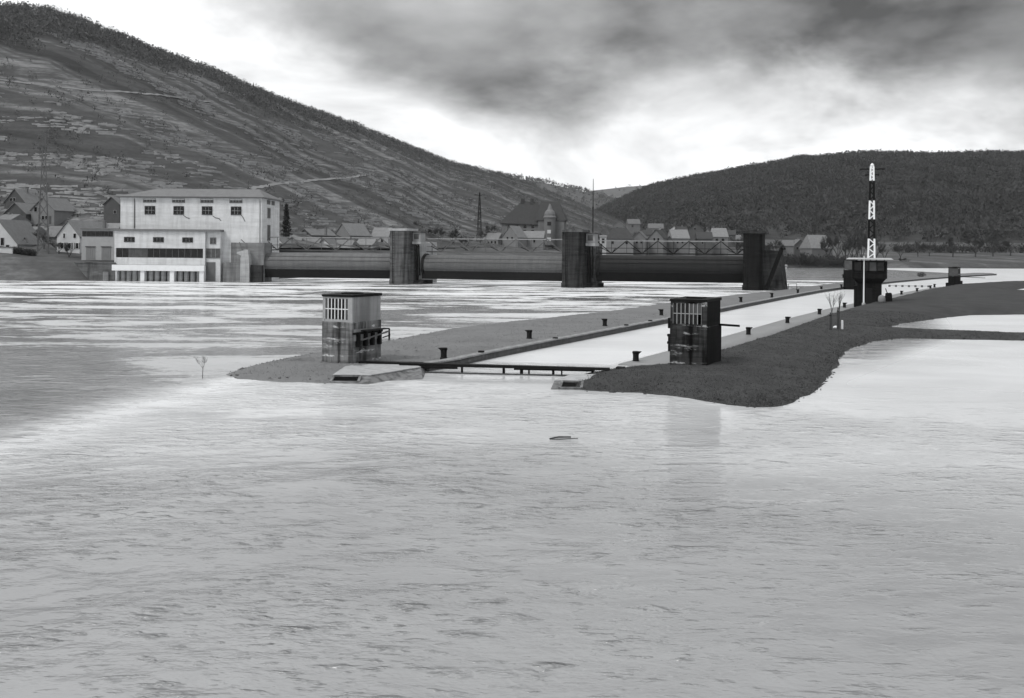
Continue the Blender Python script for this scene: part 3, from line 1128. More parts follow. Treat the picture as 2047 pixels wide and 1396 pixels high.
# upper hall
hall_x1 = fx(520)
hall_d = 15.5
hy0 = 2.4
hall = MB().box(0, hall_x1, hy0, hy0 + hall_d, -1.0, fz(394)).build('wall', M['plaster'], ps)
zr0, zr1 = fz(394), fz(380)
ov = 0.7
rf = MB()
e = [(-ov, hy0 - ov, zr0), (hall_x1 + ov, hy0 - ov, zr0), (hall_x1 + ov, hy0 + hall_d + ov, zr0), (-ov, hy0 + hall_d + ov, zr0)]
e2 = [(a, b, c + 0.28) for a, b, c in e]
rf.hexa(e, e2)
rf.add([(a, b, c) for a, b, c in e2] + [(6.0, hy0 + hall_d / 2, zr1 + 0.9), (hall_x1 - 3.0, hy0 + hall_d / 2, zr1 + 0.9)],
       [(0, 1, 5, 4), (1, 2, 5), (2, 3, 4, 5), (3, 0, 4)])
rfo = rf.build('roof', M['roof_mid'], ps)
MB().box(-ov, hall_x1 + ov, hy0 - ov - 0.16, hy0 - ov - 0.004, zr0 + 0.05, zr0 + 0.24).build('gutter', M['steel'], rfo)
MB().box(-0.03, hall_x1 + 0.03, hy0 - 0.14, hy0 - 0.02, zr0 - 0.5, zr0 - 0.02).build('cornice', M['plaster'], ps)
for px in (282, 341, 399, 458):
    facade_window(ps, fx(px), fx(px + 19), fz(427), fz(412), hy0 - 0.02, 3, 2, 'glass', 'iron')
    f = facade_window(ps, fx(px - 3), fx(px + 21), fz(403), fz(396) , hy0 - 0.02, 4, 1, 'glass_grey', 'steel')
MB().tube((fx(260), hy0 - 0.12, fz(456)), (fx(260), hy0 - 0.12, fz(396)), 0.11).build('downpipe', M['steel'], ps)
MB().tube((fx(516), hy0 - 0.12, fz(484)), (fx(516), hy0 - 0.12, fz(396)), 0.09).build('downpipe', M['steel_pale'], ps)
# side wall openings, facing +x
for za, zb, ya, yb in ((fz(432), fz(412), 7.0, 9.4), (fz(478), fz(447), 7.0, 9.4), (fz(404), fz(396.5), 6.6, 9.2), (fz(404), fz(396.5), 10.6, 13)):
    wf = MB()
    wf.box(hall_x1 - 0.05, hall_x1 + 0.1, ya - 0.1, yb + 0.1, za - 0.1, zb + 0.1).build('window', M['steel_pale'], ps)
    MB().box(hall_x1 + 0.06, hall_x1 + 0.13, ya, yb, za, zb).build('pane', M['glass_grey'], [c for c in col.objects if c.parent == ps][-1])
# lower front block with the ribbon window
lx0, lx1 = fx(228), fx(412)
zt = fz(462)
zs0, zs1 = fz(515), fz(496)     # ribbon
MB().box(lx0, lx1, 0.0, hy0, zs1, zt).build('wall', M['plaster'], ps)
MB().box(lx0, lx1, 0.0, hy0, fz(529), zs0).build('wall', M['plaster'], ps)
MB().box(lx0, lx0 + 0.35, 0.0, hy0, zs0, zs1).build('wall', M['plaster'], ps)
MB().box(lx1 - 0.5, lx1, 0.0, hy0, zs0, zs1).build('wall', M['plaster'], ps)
rib = MB()
rib.box(lx0 + 0.35, lx1 - 0.5, 0.3, 0.42, zs0, zs1)
rb = rib.build('ribbon_window', M['steel'], ps)
nP = 14
for i in range(nP):
    a = lx0 + 0.35 + (lx1 - lx0 - 0.85) * i / nP
    b = lx0 + 0.35 + (lx1 - lx0 - 0.85) * (i + 1) / nP
    MB().box(a + 0.07, b - 0.07, 0.26, 0.31, zs0 + 0.12, zs1 - 0.12).build('pane', M['glass' if i not in (2, 3, 4) else 'glass_grey'], rb)
for px in (249, 308, 367):
    facade_window(ps, fx(px), fx(px + 19), fz(483), fz(475), -0.02, 3, 1, 'glass', 'iron')
MB().box(lx0 - 0.3, fx(443), -0.45, hy0 - 0.02, zt + 0.003, zt + 0.5).build('parapet', M['roof_mid'], ps)
# projecting balcony band, then bays with stop-log piers
MB().box(lx0 - 0.1, lx1 + 0.2, -1.1, 0.0, fz(541), fz(529.5)).build('balcony', M['white'], ps)
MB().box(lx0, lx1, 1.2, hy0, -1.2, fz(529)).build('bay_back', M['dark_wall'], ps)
for i, (a, b) in enumerate(((228, 236), (284, 292), (343.5, 352), (403, 412))):
    MB().box(fx(a), fx(b), -0.8, 1.2, -1.2, fz(541.05)).build('bay_post', M['white'], ps)
for a, b in ((236, 284), (292, 343.5), (352, 403)):
    for k in range(4):
        x = fx(a + (b - a) * (k + 0.62) / 4)
        MB().tube((x, 0.9, -1.2), (x, 0.9, fz(541.5)), 0.62, n=14).build('stop_log_column', M['pale_conc'], ps, smooth=False)
# stair block to the right
sx0, sx1 = fx(412) + 0.02, fx(441)
MB().box(sx0, sx1, 0.7, hy0, -1.2, zt).build('stair_block', M['plaster_low'], ps)
facade_window(ps, fx(421), fx(431), fz(486), fz(475), 0.68, 2, 1, 'glass_grey', 'steel')
facade_window(ps, fx(413.5), fx(439.5), fz(514), fz(496.5), 0.68, 3, 1, 'glass_grey', 'steel')
MB().box(fx(413), fx(431), 0.55, 0.66, 0.2, fz(523)).build('iron_door', M['steel'], ps)
# plaster cracks and repairs stand out as thin relief on the hall front
for pts in ([(360, 429), (367, 434), (373, 436)], [(420, 430), (426, 434), (433, 435), (437, 440)], [(478, 428), (482, 433), (486, 441)], [(478, 477), (486, 484)]):
    for (a, b), (c, d) in zip(pts[:-1], pts[1:]):
        MB().bar((fx(a), hy0 - 0.02, fz(b)), (fx(c), hy0 - 0.02, fz(d)), 0.12, 0.16).build('crack', M['steel'], ps)

# ------------------------------------------------------------------ abutment between station and weir
ab = thing('weir_abutment', 'dark concrete abutment wall with a pale hooked pier beside the power station', 'abutment', PD(457, 563, 243).xy.to_3d(), R(-4))
K2 = 243 / F
ax = lambda px: (px - 457) * K2
azz = lambda py: HC - (py - 494) * K2
MB().box(-1.8, ax(478), 0.9, 6, -1.2, azz(525)).build('low_wall', M['abut'], ab)
MB().box(0, ax(524), 1.5, 8, -1.1, azz(485)).build('wall', M['abut'], ab)
MB().box(ax(482), ax(500), -0.6, 1.5, -1.2, azz(516)).build('pier', M['pale_conc'], ab)
MB().hexa([(ax(482), -0.62, azz(516)), (ax(500), -0.62, azz(516)), (ax(500), 1.5, azz(516)), (ax(482), 1.5, azz(516))],
          [(ax(490), -0.6, azz(499)), (ax(497), -0.6, azz(499)), (ax(497), 1.0, azz(499)), (ax(490), 1.0, azz(499))]).build('pier_head', M['pale_conc'], ab)
MB().hexa([(ax(474), -0.5, azz(507)), (ax(486), -0.5, azz(512)), (ax(486), 0.8, azz(512)), (ax(474), 0.8, azz(507))],
          [(ax(475), -0.5, azz(504)), (ax(491), -0.5, azz(500)), (ax(491), 0.8, azz(500)), (ax(475), 0.8, azz(504))]).build('hook', M['pale_conc'], ab)
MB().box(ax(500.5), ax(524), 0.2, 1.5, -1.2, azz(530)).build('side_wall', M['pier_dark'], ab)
MB().bar((ax(476), 0.8, azz(484)), (ax(482), 0.8, azz(500)), 0.15).build('stay', M['steel'], ab)

# ------------------------------------------------------------------ weir piers, roller gates, walkways
pier_pts = [P(793, 568.5), P(1141, 575.5), P(1503, 581)]
wdir = (pier_pts[2] - pier_pts[0])
wdir.z = 0
wdir.normalize()
WROT = math.atan2(wdir.y, wdir.x)
tops = [ZD(793, 457, pier_pts[0].y), ZD(1141, 459, pier_pts[1].y), ZD(1503, 462, pier_pts[2].y)]
PAX = R(-20)          # heading of the pier noses


def weir_pier(i, name, label, w_, m, mside):
    p = pier_pts[i]
    H = tops[i]
    t = thing(name, label, 'weir pier', p, PAX, 'piers of the roller weir')
    h = w_ / 2
    nose = MB()
    seg = [(-h, 0.9), (-h * 0.72, 0.22), (0, 0.0), (h * 0.72, 0.22), (h, 0.9)]
    lo = [(a, b, -1.5) for a, b in seg] + [(h, 6.0, -1.5), (-h, 6.0, -1.5)]
    hi = [(a, b, H - 0.55) for a, b in seg] + [(h, 6.0, H - 0.55), (-h, 6.0, H - 0.55)]
    nose.hexa(lo, hi)
    nose.build('nose', m, t)
    MB().box(-h - 0.22, h + 0.22, -0.1, 6.2, H - 0.55, H).build('cap', mside, t, bevel=0.05)
    # lower courses step out a little
    MB().box(-h - 0.18, h + 0.18, 0.95, 6.1, -1.5, 1.1).build('plinth', m, t)
    MB().box(-h + 0.25, h - 0.1, 6.0, 15.0, -1.5, H - 3.2).build('rear_wall', mside, t)
    MB().box(-h + 0.1, h + 0.05, 15.0, 17.5, -1.5, H - 3.0).build('rear_post', mside, t)
    return t, H, h


for i, (lb, w_, m, ms) in enumerate((
        ('stained grey masonry pier of the weir nearest the power station', 4.5, M['pier'], M['pale_conc']),
        ('dark masonry pier in the middle of the weir', 4.7, M['pier_dark'], M['pier']),
        ('black masonry pier at the lock end of the weir with a sloping beam', 4.0, M['pier_black'], M['pier_dark']))):
    t, H, h = weir_pier(i, 'weir_pier', lb, w_, m, ms)
    lad = MB()
    for sx_ in (-0.25, 0.25):
        lad.bar((sx_ - h * 0.45, -0.02 + 0.12, 0.2), (sx_ - h * 0.45, 0.10, H - 0.6), 0.07)
    lad = lad.build('ladder', M['iron'], t)
    for r_i in range(int((H - 1) / 0.6)):
        MB().box(-0.25 - h * 0.45, 0.25 - h * 0.45, 0.04, 0.1, 0.5 + r_i * 0.6, 0.57 + r_i * 0.6).build('rung', M['iron'], lad)
    if i < 2:
        c = MB().box(h + 0.05, h + 2.0, 3.6, 6.4, H - 2.9, H - 0.9).build('cabin', M['steel_pale'], t)
        MB().box(h + 0.4, h + 1.6, 3.52, 3.6, H - 2.4, H - 1.2).build('window', M['glass_grey'], c)
        MB().box(h + 0.02, h + 2.2, 3.3, 6.6, H - 3.6, H - 2.95).build('cabin_floor', M['pale_conc'], t)
        MB().box(h - 0.3, h + 2.3, 3.2, 6.8, H - 0.85, H - 0.65).build('cabin_roof', M['pier'], t)
        MB().bar((h + 0.6, 4.6, H - 3.6), (h + 0.6, 5.4, 0.0), 0.5, 0.35).build('rack', M['iron'], t)
        MB().bar((h + 1.3, 4.2, H - 3.6), (h + 1.2, 5.2, 2.0), 0.28).build('hoist_chain', M['iron'], t)
        MB().box(h, h + 2.6, 3.9, 9.5, -1.5, 0.9).build('sill_block', M['pier_dark'], t)
    else:
        MB().bar((h + 0.9, 0.7, 0.2), (h + 3.9, 2.6, H - 3.6), 0.8, 0.6).build('sloping_beam', M['black'], t)
        MB().hexa([(h, 1.2, -1.5), (h + 4.6, 2.5, -1.5), (h + 4.6, 12, -1.5), (h, 12, -1.5)],
                  [(h, 2.5, H - 4.0), (h + 3.3, 4.5, H - 4.2), (h + 3.3, 12, H - 4.2), (h, 12, H - 4.0)]).build('buttress', M['pier_dark'], t)
        MB().hexa([(h + 3.6, 2.2, -1.5), (h + 5.6, 3.0, -1.5), (h + 5.6, 6, -1.5), (h + 3.6, 6, -1.5)],
                  [(h + 3.6, 3.2, 1.4), (h + 4.4, 3.6, 1.3), (h + 4.4, 6, 1.3), (h + 3.6, 6, 1.4)]).build('footing', M['pier_dark'], t)

nrm = Vector((-wdir.y, wdir.x, 0))      # upstream


def roller_gate(A, B, zb, zt, label, m):
    """A, B: ends on the ground, zb/zt: underside and top of the drum"""
    L = (B - A).length
    t = thing('roller_gate', label, 'weir gate', (A.x, A.y, 0), math.atan2(B.y - A.y, B.x - A.x), 'roller gates of the weir')
    r = (zt - zb) / 2 * 0.93
    zc_ = zt - r
    d = MB()
    n = 40
    vs, fs = [], []
    nl = 24
    for k in range(nl + 1):
        for i in range(n):
            a = 2 * math.pi * i / n
            vs.append((L * k / nl, r * math.cos(a), zc_ + r * math.sin(a)))
    for k in range(nl):
        for i in range(n):
            j = (i + 1) % n
            fs.append((k * n + i, (k + 1) * n + i, (k + 1) * n + j, k * n + j))
    d.add(vs, fs)
    d.build('drum', m, t, smooth=True)
    # riveted seams along the drum and round it
    for ang in (-12, 42, 20):
        a = R(180 - ang)
        y, z = math.cos(a) * (r + 0.03), zc_ + math.sin(a) * (r + 0.03)
        MB().box(0.2, L - 0.2, y - 0.09, y + 0.06, z - 0.06, z + 0.06).build('seam_strip', M['steel'] if m != M['gate_dark'] else m, t)
    for k in range(1, 6):
        x = L * k / 6
        ring = MB()
        vs, fs = [], []
        for i in range(n + 1):
            a = 2 * math.pi * i / n
            for xx in (x - 0.12, x + 0.12):
                vs.append((xx, (r + 0.025) * math.cos(a), zc_ + (r + 0.025) * math.sin(a)))
        for i in range(n):
            fs.append((2 * i, 2 * i + 1, 2 * i + 3, 2 * i + 2))
        ring.add(vs, fs)
        ring.build('plate_joint', m, t, smooth=True)
    MB().hexa([(0.2, -r * 0.75, zb - 0.15), (L - 0.2, -r * 0.75, zb - 0.15), (L - 0.2, r * 0.2, zb - 0.15), (0.2, r * 0.2, zb - 0.15)],
              [(0.2, -r * 0.9, zc_ - r * 0.4), (L - 0.2, -r * 0.9, zc_ - r * 0.4), (L - 0.2, r * 0.2, zc_ - r * 0.4), (0.2, r * 0.2, zc_ - r * 0.4)]).build('sealing_apron', M['black'] if m == M['gate_dark'] else M['iron'], t)  # apron coloured dark to carry the shade under the drum
    for x in (0.3, L - 0.8):
        MB().tube((x, 0, zc_), (x + 0.5, 0, zc_), r + 0.3, n=32).build('rim', M['iron'], t)
    return t


ab_end = PD(505, 563, 246)
ab_end.z = 0
off = nrm * 6.2
ends = [(ab_end + nrm * 1.5, pier_pts[0] + off - wdir * 1.0), (pier_pts[0] + off + wdir * 4.6, pier_pts[1] + off - wdir * 1.2),
        (pier_pts[1] + off + wdir * 4.6, pier_pts[2] + off - wdir * 1.2)]
zspec = [(555, 506), (559, 511), (563, 511)]
for (A, B), (yb, yt), lb, m in zip(ends, zspec, (
        'grey steel roller gate between the power station and the first pier',
        'grey steel roller gate with dark stains spanning the two stained piers',
        'black steel roller gate beside the lock end pier'), (M['gate_grey'], M['gate_mid'], M['gate_dark'])):
    mid = (A + B) / 2
    pxm = CX + F * mid.x / mid.y
    roller_gate(A, B, ZD(pxm, yb, mid.y - 2.5), ZD(pxm, yt, mid.y), lb, m)


def walkway(A, B, z0, z1, label, m):
    L = (B - A).length
    t = thing('walkway_bridge', label, 'footbridge', (A.x, A.y, 0), math.atan2(B.y - A.y, B.x - A.x), 'lattice walkways over the roller gates')
    for y in (0, 1.6):
        MB().box(0, L, y - 0.1, y + 0.1, z1 - 0.14, z1 + 0.06).build('top_chord', M['steel_pale'], t)
        MB().box(0, L, y - 0.12, y + 0.12, z0 - 0.12, z0 + 0.14).build('bottom_chord', m, t)
    MB().box(0, L, 0.12, 1.48, z0 - 0.05, z0 + 0.05).build('deck', m, t)
    MB().box(0, L, 0.02, 0.10, z0 + 1.15, z0 + 1.27).build('rail', m, t)
    n = 10
    for k in range(n):
        x0, x1 = L * k / n, L * (k + 1) / n
        if k % 2:
            MB().bar((x0, 0, z0), (x1, 0, z1), 0.2, 0.2).build('diagonal', m, t)
        else:
            MB().bar((x0, 0, z1), (x1, 0, z0), 0.2, 0.2).build('diagonal', m, t)
        xm = (x0 + x1) / 2
        MB().bar((xm - 0.7, 0.05, z0 + 1.3), (x1 - 0.2 if k % 2 == 0 else x0 + 0.2, 0.05, z0 + 0.2), 0.16, 0.16).build('brace', M['iron'], t)
        MB().bar((x1, 0, z0), (x1, 0, z1), 0.1, 0.1).build('upright', m, t)
    return t


wo_ = nrm * 9.5
wends = [(ab_end + nrm * 5.0, pier_pts[0] + wo_), (pier_pts[0] + wo_ + wdir * 4.0, pier_pts[1] + wo_), (pier_pts[1] + wo_ + wdir * 4.0, pier_pts[2] + wo_)]
for (A, B), (yt, yb), lb, m in zip(wends, ((475, 501), (478, 505), (482, 508)), (
        'pale lattice walkway above the gate next to the power station', 'lattice walkway above the middle roller gate',
        'dark lattice walkway above the black roller gate'), (M['steel'], M['steel'], M['iron'])):
    mid = (A + B) / 2
    pxm = CX + F * mid.x / mid.y
    walkway(A, B, ZD(pxm, yb, mid.y), ZD(pxm, yt, mid.y), lb, m)

# loose stones along the two waterlines: too many to count


def shore_stones(name, label, poly, n, bbox, zfun, m, lo, hi, ymax, test=None):
    x = rng.uniform(bbox[0], bbox[1], n)
    y = rng.uniform(bbox[2], ymax, n)
    sd = poly_sd(x, y, poly)
    k = (sd > lo) & (sd < hi)
    if test is not None:
        k &= test(x, y)
    x, y, sd = x[k], y[k], sd[k]
    z = zfun(x, y, sd)
    n = len(x)
    base = np.array([(1, 0, 0), (0.3, 0.95, 0), (-0.8, 0.6, 0), (-0.8, -0.6, 0), (0.3, -0.95, 0), (0.1, 0.05, 0.75), (0, 0, -0.5)], float)
    r = rng.uniform(0.03, 0.11, n) * (1 + 1.2 * (rng.random(n) > 0.93))
    a = rng.random(n) * 6.283
    v = base[None] * (0.75 + 0.5 * rng.random((n, 7, 1))) * r[:, None, None]
    c_, s_ = np.cos(a)[:, None], np.sin(a)[:, None]
    vx = v[..., 0] * c_ - v[..., 1] * s_ + x[:, None]
    vy = v[..., 0] * s_ + v[..., 1] * c_ + y[:, None]
    vz = v[..., 2] + np.maximum(z, -0.03)[:, None]
    f0 = np.array([(i, (i + 1) % 5, 5) for i in range(5)] + [((i + 1) % 5, i, 6) for i in range(5)])
    f = (f0[None] + (np.arange(n) * 7)[:, None, None]).reshape(-1, 3)
    o = np_mesh(name, np.stack([vx, vy, vz], -1).reshape(-1, 3), f, m)
    tag(o, label, kind='stuff')


M['rubble'] = mat('wet_rubble', 0.11, 0.8, 0.6, 0.6)
M['rubble_dark'] = mat('dark_wet_rubble', 0.05, 0.8, 0.6, 0.6)
shore_stones('shore_stones', 'loose stones and drift along the waterline of the mole', mole_poly, 11000, (min(mx), 40, 58), z_mole, M['rubble'], -0.25, 0.7, 120,
             lambda x, y: x < np.interp(y, [p.y for p in kerb], [p.x for p in kerb]) - 1.2)
shore_stones('shore_stones', 'loose dark stones and drift along the waterline of the turf bank', right_poly, 13000, (4, 60, 54), z_right, M['rubble_dark'], -0.25, 0.5, 110,
             lambda x, y: pave_sd(x, y) > PAVE_W + 0.8)
tufts('tall_grass', 'taller ragged tufts along the edge of the turf bank', right_poly, 22000, (4, 70, 55, 130), z_right, M['grass_blade'], 0.05, 0.16, 0.05, 1.4,
      lambda x, y: (pave_sd(x, y) > PAVE_W + 0.4))
# ------------------------------------------------------------------ gate pillars by the lock mouth
PW, PL = 2.45, 3.4


def gate_pillar(loc, label, body, cab, side, hb, hc_, detail, rz=R(-27), broken=False, group='gatehouse pillars of the lock', sx=1.0):
    """front face looks down -y of its own frame; right face +x"""
    t = thing('gate_pillar', label, 'gatehouse', loc, rz, group)
    w2, l2 = PW / 2, PL / 2
    MB().box(-w2 - 0.05, w2 + 0.05, -l2 - 0.05, l2 + 0.05, -0.8, hb).build('shaft', body, t, bevel=0.04)
    MB().box(-w2, -w2 + 0.12, -l2, l2, hb, hb + hc_).build('cabin_wall', cab, t)
    MB().box(w2 - 0.14, w2, -l2, l2, hb, hb + hc_).build('cabin_wall', side, t)
    MB().box(-w2 + 0.12, w2 - 0.14, l2 - 0.12, l2, hb, hb + hc_).build('cabin_wall', cab, t)
    MB().box(-w2 + 0.12, w2 - 0.14, -l2, -l2 + 0.12, hb, hb + 0.16).build('sill', cab, t)
    MB().box(-w2 + 0.12, w2 - 0.14, -l2, -l2 + 0.12, hb + hc_ - 0.12, hb + hc_).build('lintel', cab, t)
    for a, b in ((-w2 - 0.02, -w2 + 0.14), (w2 - 0.32, w2 + 0.02)):
        MB().box(a, b, -l2 - 0.02, -l2 + 0.13, hb - 0.02, hb + hc_ + 0.004).build('corner_post', cab, t)
    rfm = M['black']
    MB().hexa([(-w2 - 0.07, -l2 - 0.07, hb + hc_ + 0.006), (w2 + 0.07, -l2 - 0.07, hb + hc_ + 0.006), (w2 + 0.07, l2 + 0.07, hb + hc_ + 0.006), (-w2 - 0.07, l2 + 0.07, hb + hc_ + 0.006)],
              [(-w2 - 0.07, -l2 - 0.07, hb + hc_ + 0.14), (w2 + 0.07, -l2 - 0.07, hb + hc_ + 0.17), (w2 + 0.07, l2 + 0.07, hb + hc_ + 0.2), (-w2 - 0.07, l2 + 0.07, hb + hc_ + 0.2)]).build('roof', rfm, t)
    MB().box(-0.5, 0.6, -0.6, 0.5, hb + hc_ + 0.15, hb + hc_ + 0.26).build('roof_hatch', rfm, t)
    # glazing
    x0, x1, z0, z1 = -w2 + 0.14, w2 - 0.32, hb + 0.16, hb + hc_ - 0.12
    if detail:
        win = MB().box(x0, x1, -l2 + 0.02, -l2 + 0.08, (z0 + z1) / 2 - 0.025, (z0 + z1) / 2 + 0.025).build('window', M['white'] if detail == 'pale' else M['steel_pale'], t)
        n = 7
        for i in range(n + 1):
            x = x0 + (x1 - x0) * i / n
            MB().box(x - 0.026, x + 0.026, -l2 + 0.0, -l2 + 0.07, z0, z1).build('glazing_bar', M['white'] if detail == 'pale' else M['steel_pale'], win)
        for i in range(n):
            for j in range(2):
                if broken and (i, j) in ((6, 0),):
                    continue
                a = x0 + (x1 - x0) * i / n + 0.028
                b = x0 + (x1 - x0) * (i + 1) / n - 0.028
                c = z0 + (z1 - z0) * j / 2 + 0.028
                d = z0 + (z1 - z0) * (j + 1) / 2 - 0.028
                dust = (i in (0, 6)) if not broken else (i in (4, 5, 6) and j == 1)
                MB().box(a, b, -l2 + 0.045, -l2 + 0.055, c, d).build('pane', M['glass_grey'] if dust else M['glass'], win)
        MB().box(-w2 + 0.3, w2 - 0.4, 0.3, 0.9, hb, hb + 0.8).build('winch', M['iron'], t)
    else:
        MB().box(x0, x1, -l2 + 0.03, -l2 + 0.08, z0, z1).build('window', M['glass_grey'], t)
    return t


def base_px(px, py, z):
    return P(px, py, z)


lc = P(703, 727, ZW)          # nearest corner of the left pillar
centre = lc - LOCK_RIGHT * (PW / 2) + LOCK_DIR * (PL / 2)
kpx = centre.y / F
hb_l = (724 - 639) * (lc.y / F) - 0.05
hc_l = (639 - 589) * (lc.y / F)
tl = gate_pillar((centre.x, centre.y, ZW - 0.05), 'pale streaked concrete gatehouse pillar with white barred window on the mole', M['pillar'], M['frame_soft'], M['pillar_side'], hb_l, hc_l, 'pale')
w2, l2 = PW / 2, PL / 2
# right face: slotted recess with corbels, plank shelf and rail
MB().box(w2 + 0.06, w2 + 0.10, -l2 + 0.1, l2 - 0.1, 1.55, 2.35).build('side_panel', M['pillar_side'], tl)
for k in range(4):
    y = -l2 + 0.35 + k * 0.85
    MB().box(w2 + 0.05, w2 + 0.32, y, y + 0.22, 1.15, 2.15).build('bracket', M['black'], tl)
MB().box(w2 + 0.05, w2 + 0.55, -l2 + 0.9, l2 + 0.35, 2.18, 2.26).build('shelf', M['iron'], tl)
MB().box(w2 + 0.05, w2 + 0.22, -l2, l2, 2.0, 2.14).build('ledge', M['black'], tl)
MB().bar((w2 + 0.4, -l2 + 0.6, 1.62), (w2 + 0.5, l2 + 0.35, 2.02), 0.09).build('rail', M['steel'], tl)
MB().bar((w2 + 0.5, l2 + 0.38, 1.4), (w2 + 0.5, l2 + 0.38, 2.2), 0.09).build('rail_post', M['iron'], tl)
MB().bar((w2 + 0.05, l2 + 0.2, 1.55), (w2 + 0.55, l2 + 0.45, 1.75), 0.08).build('arm', M['iron'], tl)

rc = P(1411, 742, 0.35)
centre = rc - LOCK_RIGHT * (PW / 2) + LOCK_DIR * (PL / 2)
hb_r = (741 - 652) * (rc.y / F)
hc_r = (652 - 602) * (rc.y / F)
tr = gate_pillar((centre.x, centre.y, 0.3), 'dark backlit concrete gatehouse pillar with a broken window on the lock bank', M['pillar_black'], M['pillar_black'], M['pillar_shade'], hb_r, hc_r, 'grey', broken=True)
MB().box(w2 + 0.06, w2 + 0.09, -l2 + 0.02, l2, -0.6, hb_r - 0.02).build('shaded_side', M['pillar_shade'], tr)  # near-black panel paints the shade of the backlit right face
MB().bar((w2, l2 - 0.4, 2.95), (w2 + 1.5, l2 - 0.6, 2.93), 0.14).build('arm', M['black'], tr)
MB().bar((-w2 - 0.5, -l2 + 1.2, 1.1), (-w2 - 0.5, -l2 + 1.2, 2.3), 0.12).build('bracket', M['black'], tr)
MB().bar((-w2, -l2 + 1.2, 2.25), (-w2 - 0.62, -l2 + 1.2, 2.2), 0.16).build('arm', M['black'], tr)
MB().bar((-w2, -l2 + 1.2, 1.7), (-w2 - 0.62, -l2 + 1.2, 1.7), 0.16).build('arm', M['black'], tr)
MB().box(-w2 - 0.3, -w2, -l2 + 0.3, -l2 + 1.0, hb_r - 0.2, hb_r + 0.5).build('lamp_box', M['pillar_shade'], tr)

# far pair at the upper lock head
p = P(1706, 575.5, 0.4)
far1 = gate_pillar((p.x, p.y + 2, 0.3), 'dark gatehouse pillar half hidden behind the control tower', M['pillar_shade'], M['pillar_black'], M['pillar_shade'], 4.0, 2.3, None, sx=1)
MB().box(-w2 - 0.35, -w2 - 0.06, -1.2, 1.0, 2.2, 3.1).build('wall_box', M['black'], far1)
p = P(1915, 573, 0.4)
far2 = gate_pillar((p.x, p.y + 2, 0.3), 'small dark gatehouse pillar at the far lock head', M['pillar_shade'], M['pillar_black'], M['pillar_shade'], 2.5, 2.0, None)
MB().box(-w2 - 0.6, -w2, -l2, l2, -0.6, 0.9).build('step', M['pillar_shade'], far2)
MB().box(w2, w2 + 0.5, -l2, l2, -0.6, 1.4).build('step', M['pillar_shade'], far2)
MB().bar((w2, 0, 2.4), (w2 + 5.5, 0.5, 2.2), 0.12).build('arm', M['black'], far2)

# ------------------------------------------------------------------ footbridge over the drowned lock gate
gA, gB = P(800, 724, 0.62), P(1219, 735, 0.55)
gd = (gB - gA)
gL = math.hypot(gd.x, gd.y)
gb = thing('gate_footbridge', 'black footbridge on thin posts over the drowned lock gate', 'footbridge', (gA.x, gA.y, 0), math.atan2(gd.y, gd.x))
gz = 0.5
MB().hexa([(0, -0.3, gz - 0.1), (gL, -0.3, gz - 0.12), (gL, 0.3, gz - 0.12), (0, 0.3, gz - 0.1)], [(0, -0.3, gz + 0.1), (gL, -0.25, gz + 0.02), (gL, 0.25, gz + 0.02), (0, 0.3, gz + 0.1)]).build('deck', M['black'], gb)
MB().box(gL * 0.55, gL * 0.93, -0.24, -0.02, gz - 0.22, gz - 0.1).build('beam', M['black'], gb)
MB().box(0, gL * 0.28, -0.34, -0.1, gz - 0.24, gz - 0.1).build('beam', M['black'], gb)
for k, wd in ((0.30, 0.12), (0.50, 0.16), (0.585, 0.2), (0.62, 0.1), (0.735, 0.16), (0.775, 0.09), (0.92, 0.18)):
    MB().box(gL * k - wd / 2, gL * k + wd / 2, -0.1, 0.1, -0.9, gz - 0.1).build('post', M['black'], gb)
# top of the mitre gate itself, awash
MB().box(gL * 0.12, gL * 0.84, -0.62, -0.42, -0.6, 0.06).build('gate_top', M['kerb_side'], gb)
ga2 = P(1240, 738, 0.4)
gb2 = P(1350, 744, 0.35)
g2 = thing('gate_beam', 'low black gate beam with a block end joining the dark backlit pillar', 'gate beam', (ga2.x, ga2.y, 0), math.atan2(gb2.y - ga2.y, gb2.x - ga2.x))
l_ = (gb2 - ga2).length
MB().box(0.3, l_, -0.2, 0.2, -0.5, 0.30).build('beam', M['black'], g2)
MB().box(-0.25, 0.28, -0.3, 0.3, -0.5, 0.55).build('end_block', M['iron'], g2)
# dark ledge at the foot of the left pillar, toward the gate
la, lb_ = P(712, 726, 0.45), P(845, 727, 0.5)
led = thing('gate_ledge', 'black timber ledge from the pale pillar foot to the gate', 'ledge', (la.x, la.y, 0), math.atan2(lb_.y - la.y, lb_.x - la.x))
MB().box(0.2, (lb_ - la).length, -0.15, 0.45, -0.3, 0.56).build('timber', M['black'], led)
for k in range(3):
    MB().box(0.6 + k * 1.4, 0.8 + k * 1.4, -0.2, -0.15, 0.0, 0.5).build('cleat', M['iron'], led)

# ------------------------------------------------------------------ concrete slabs with iron gratings at the water's edge


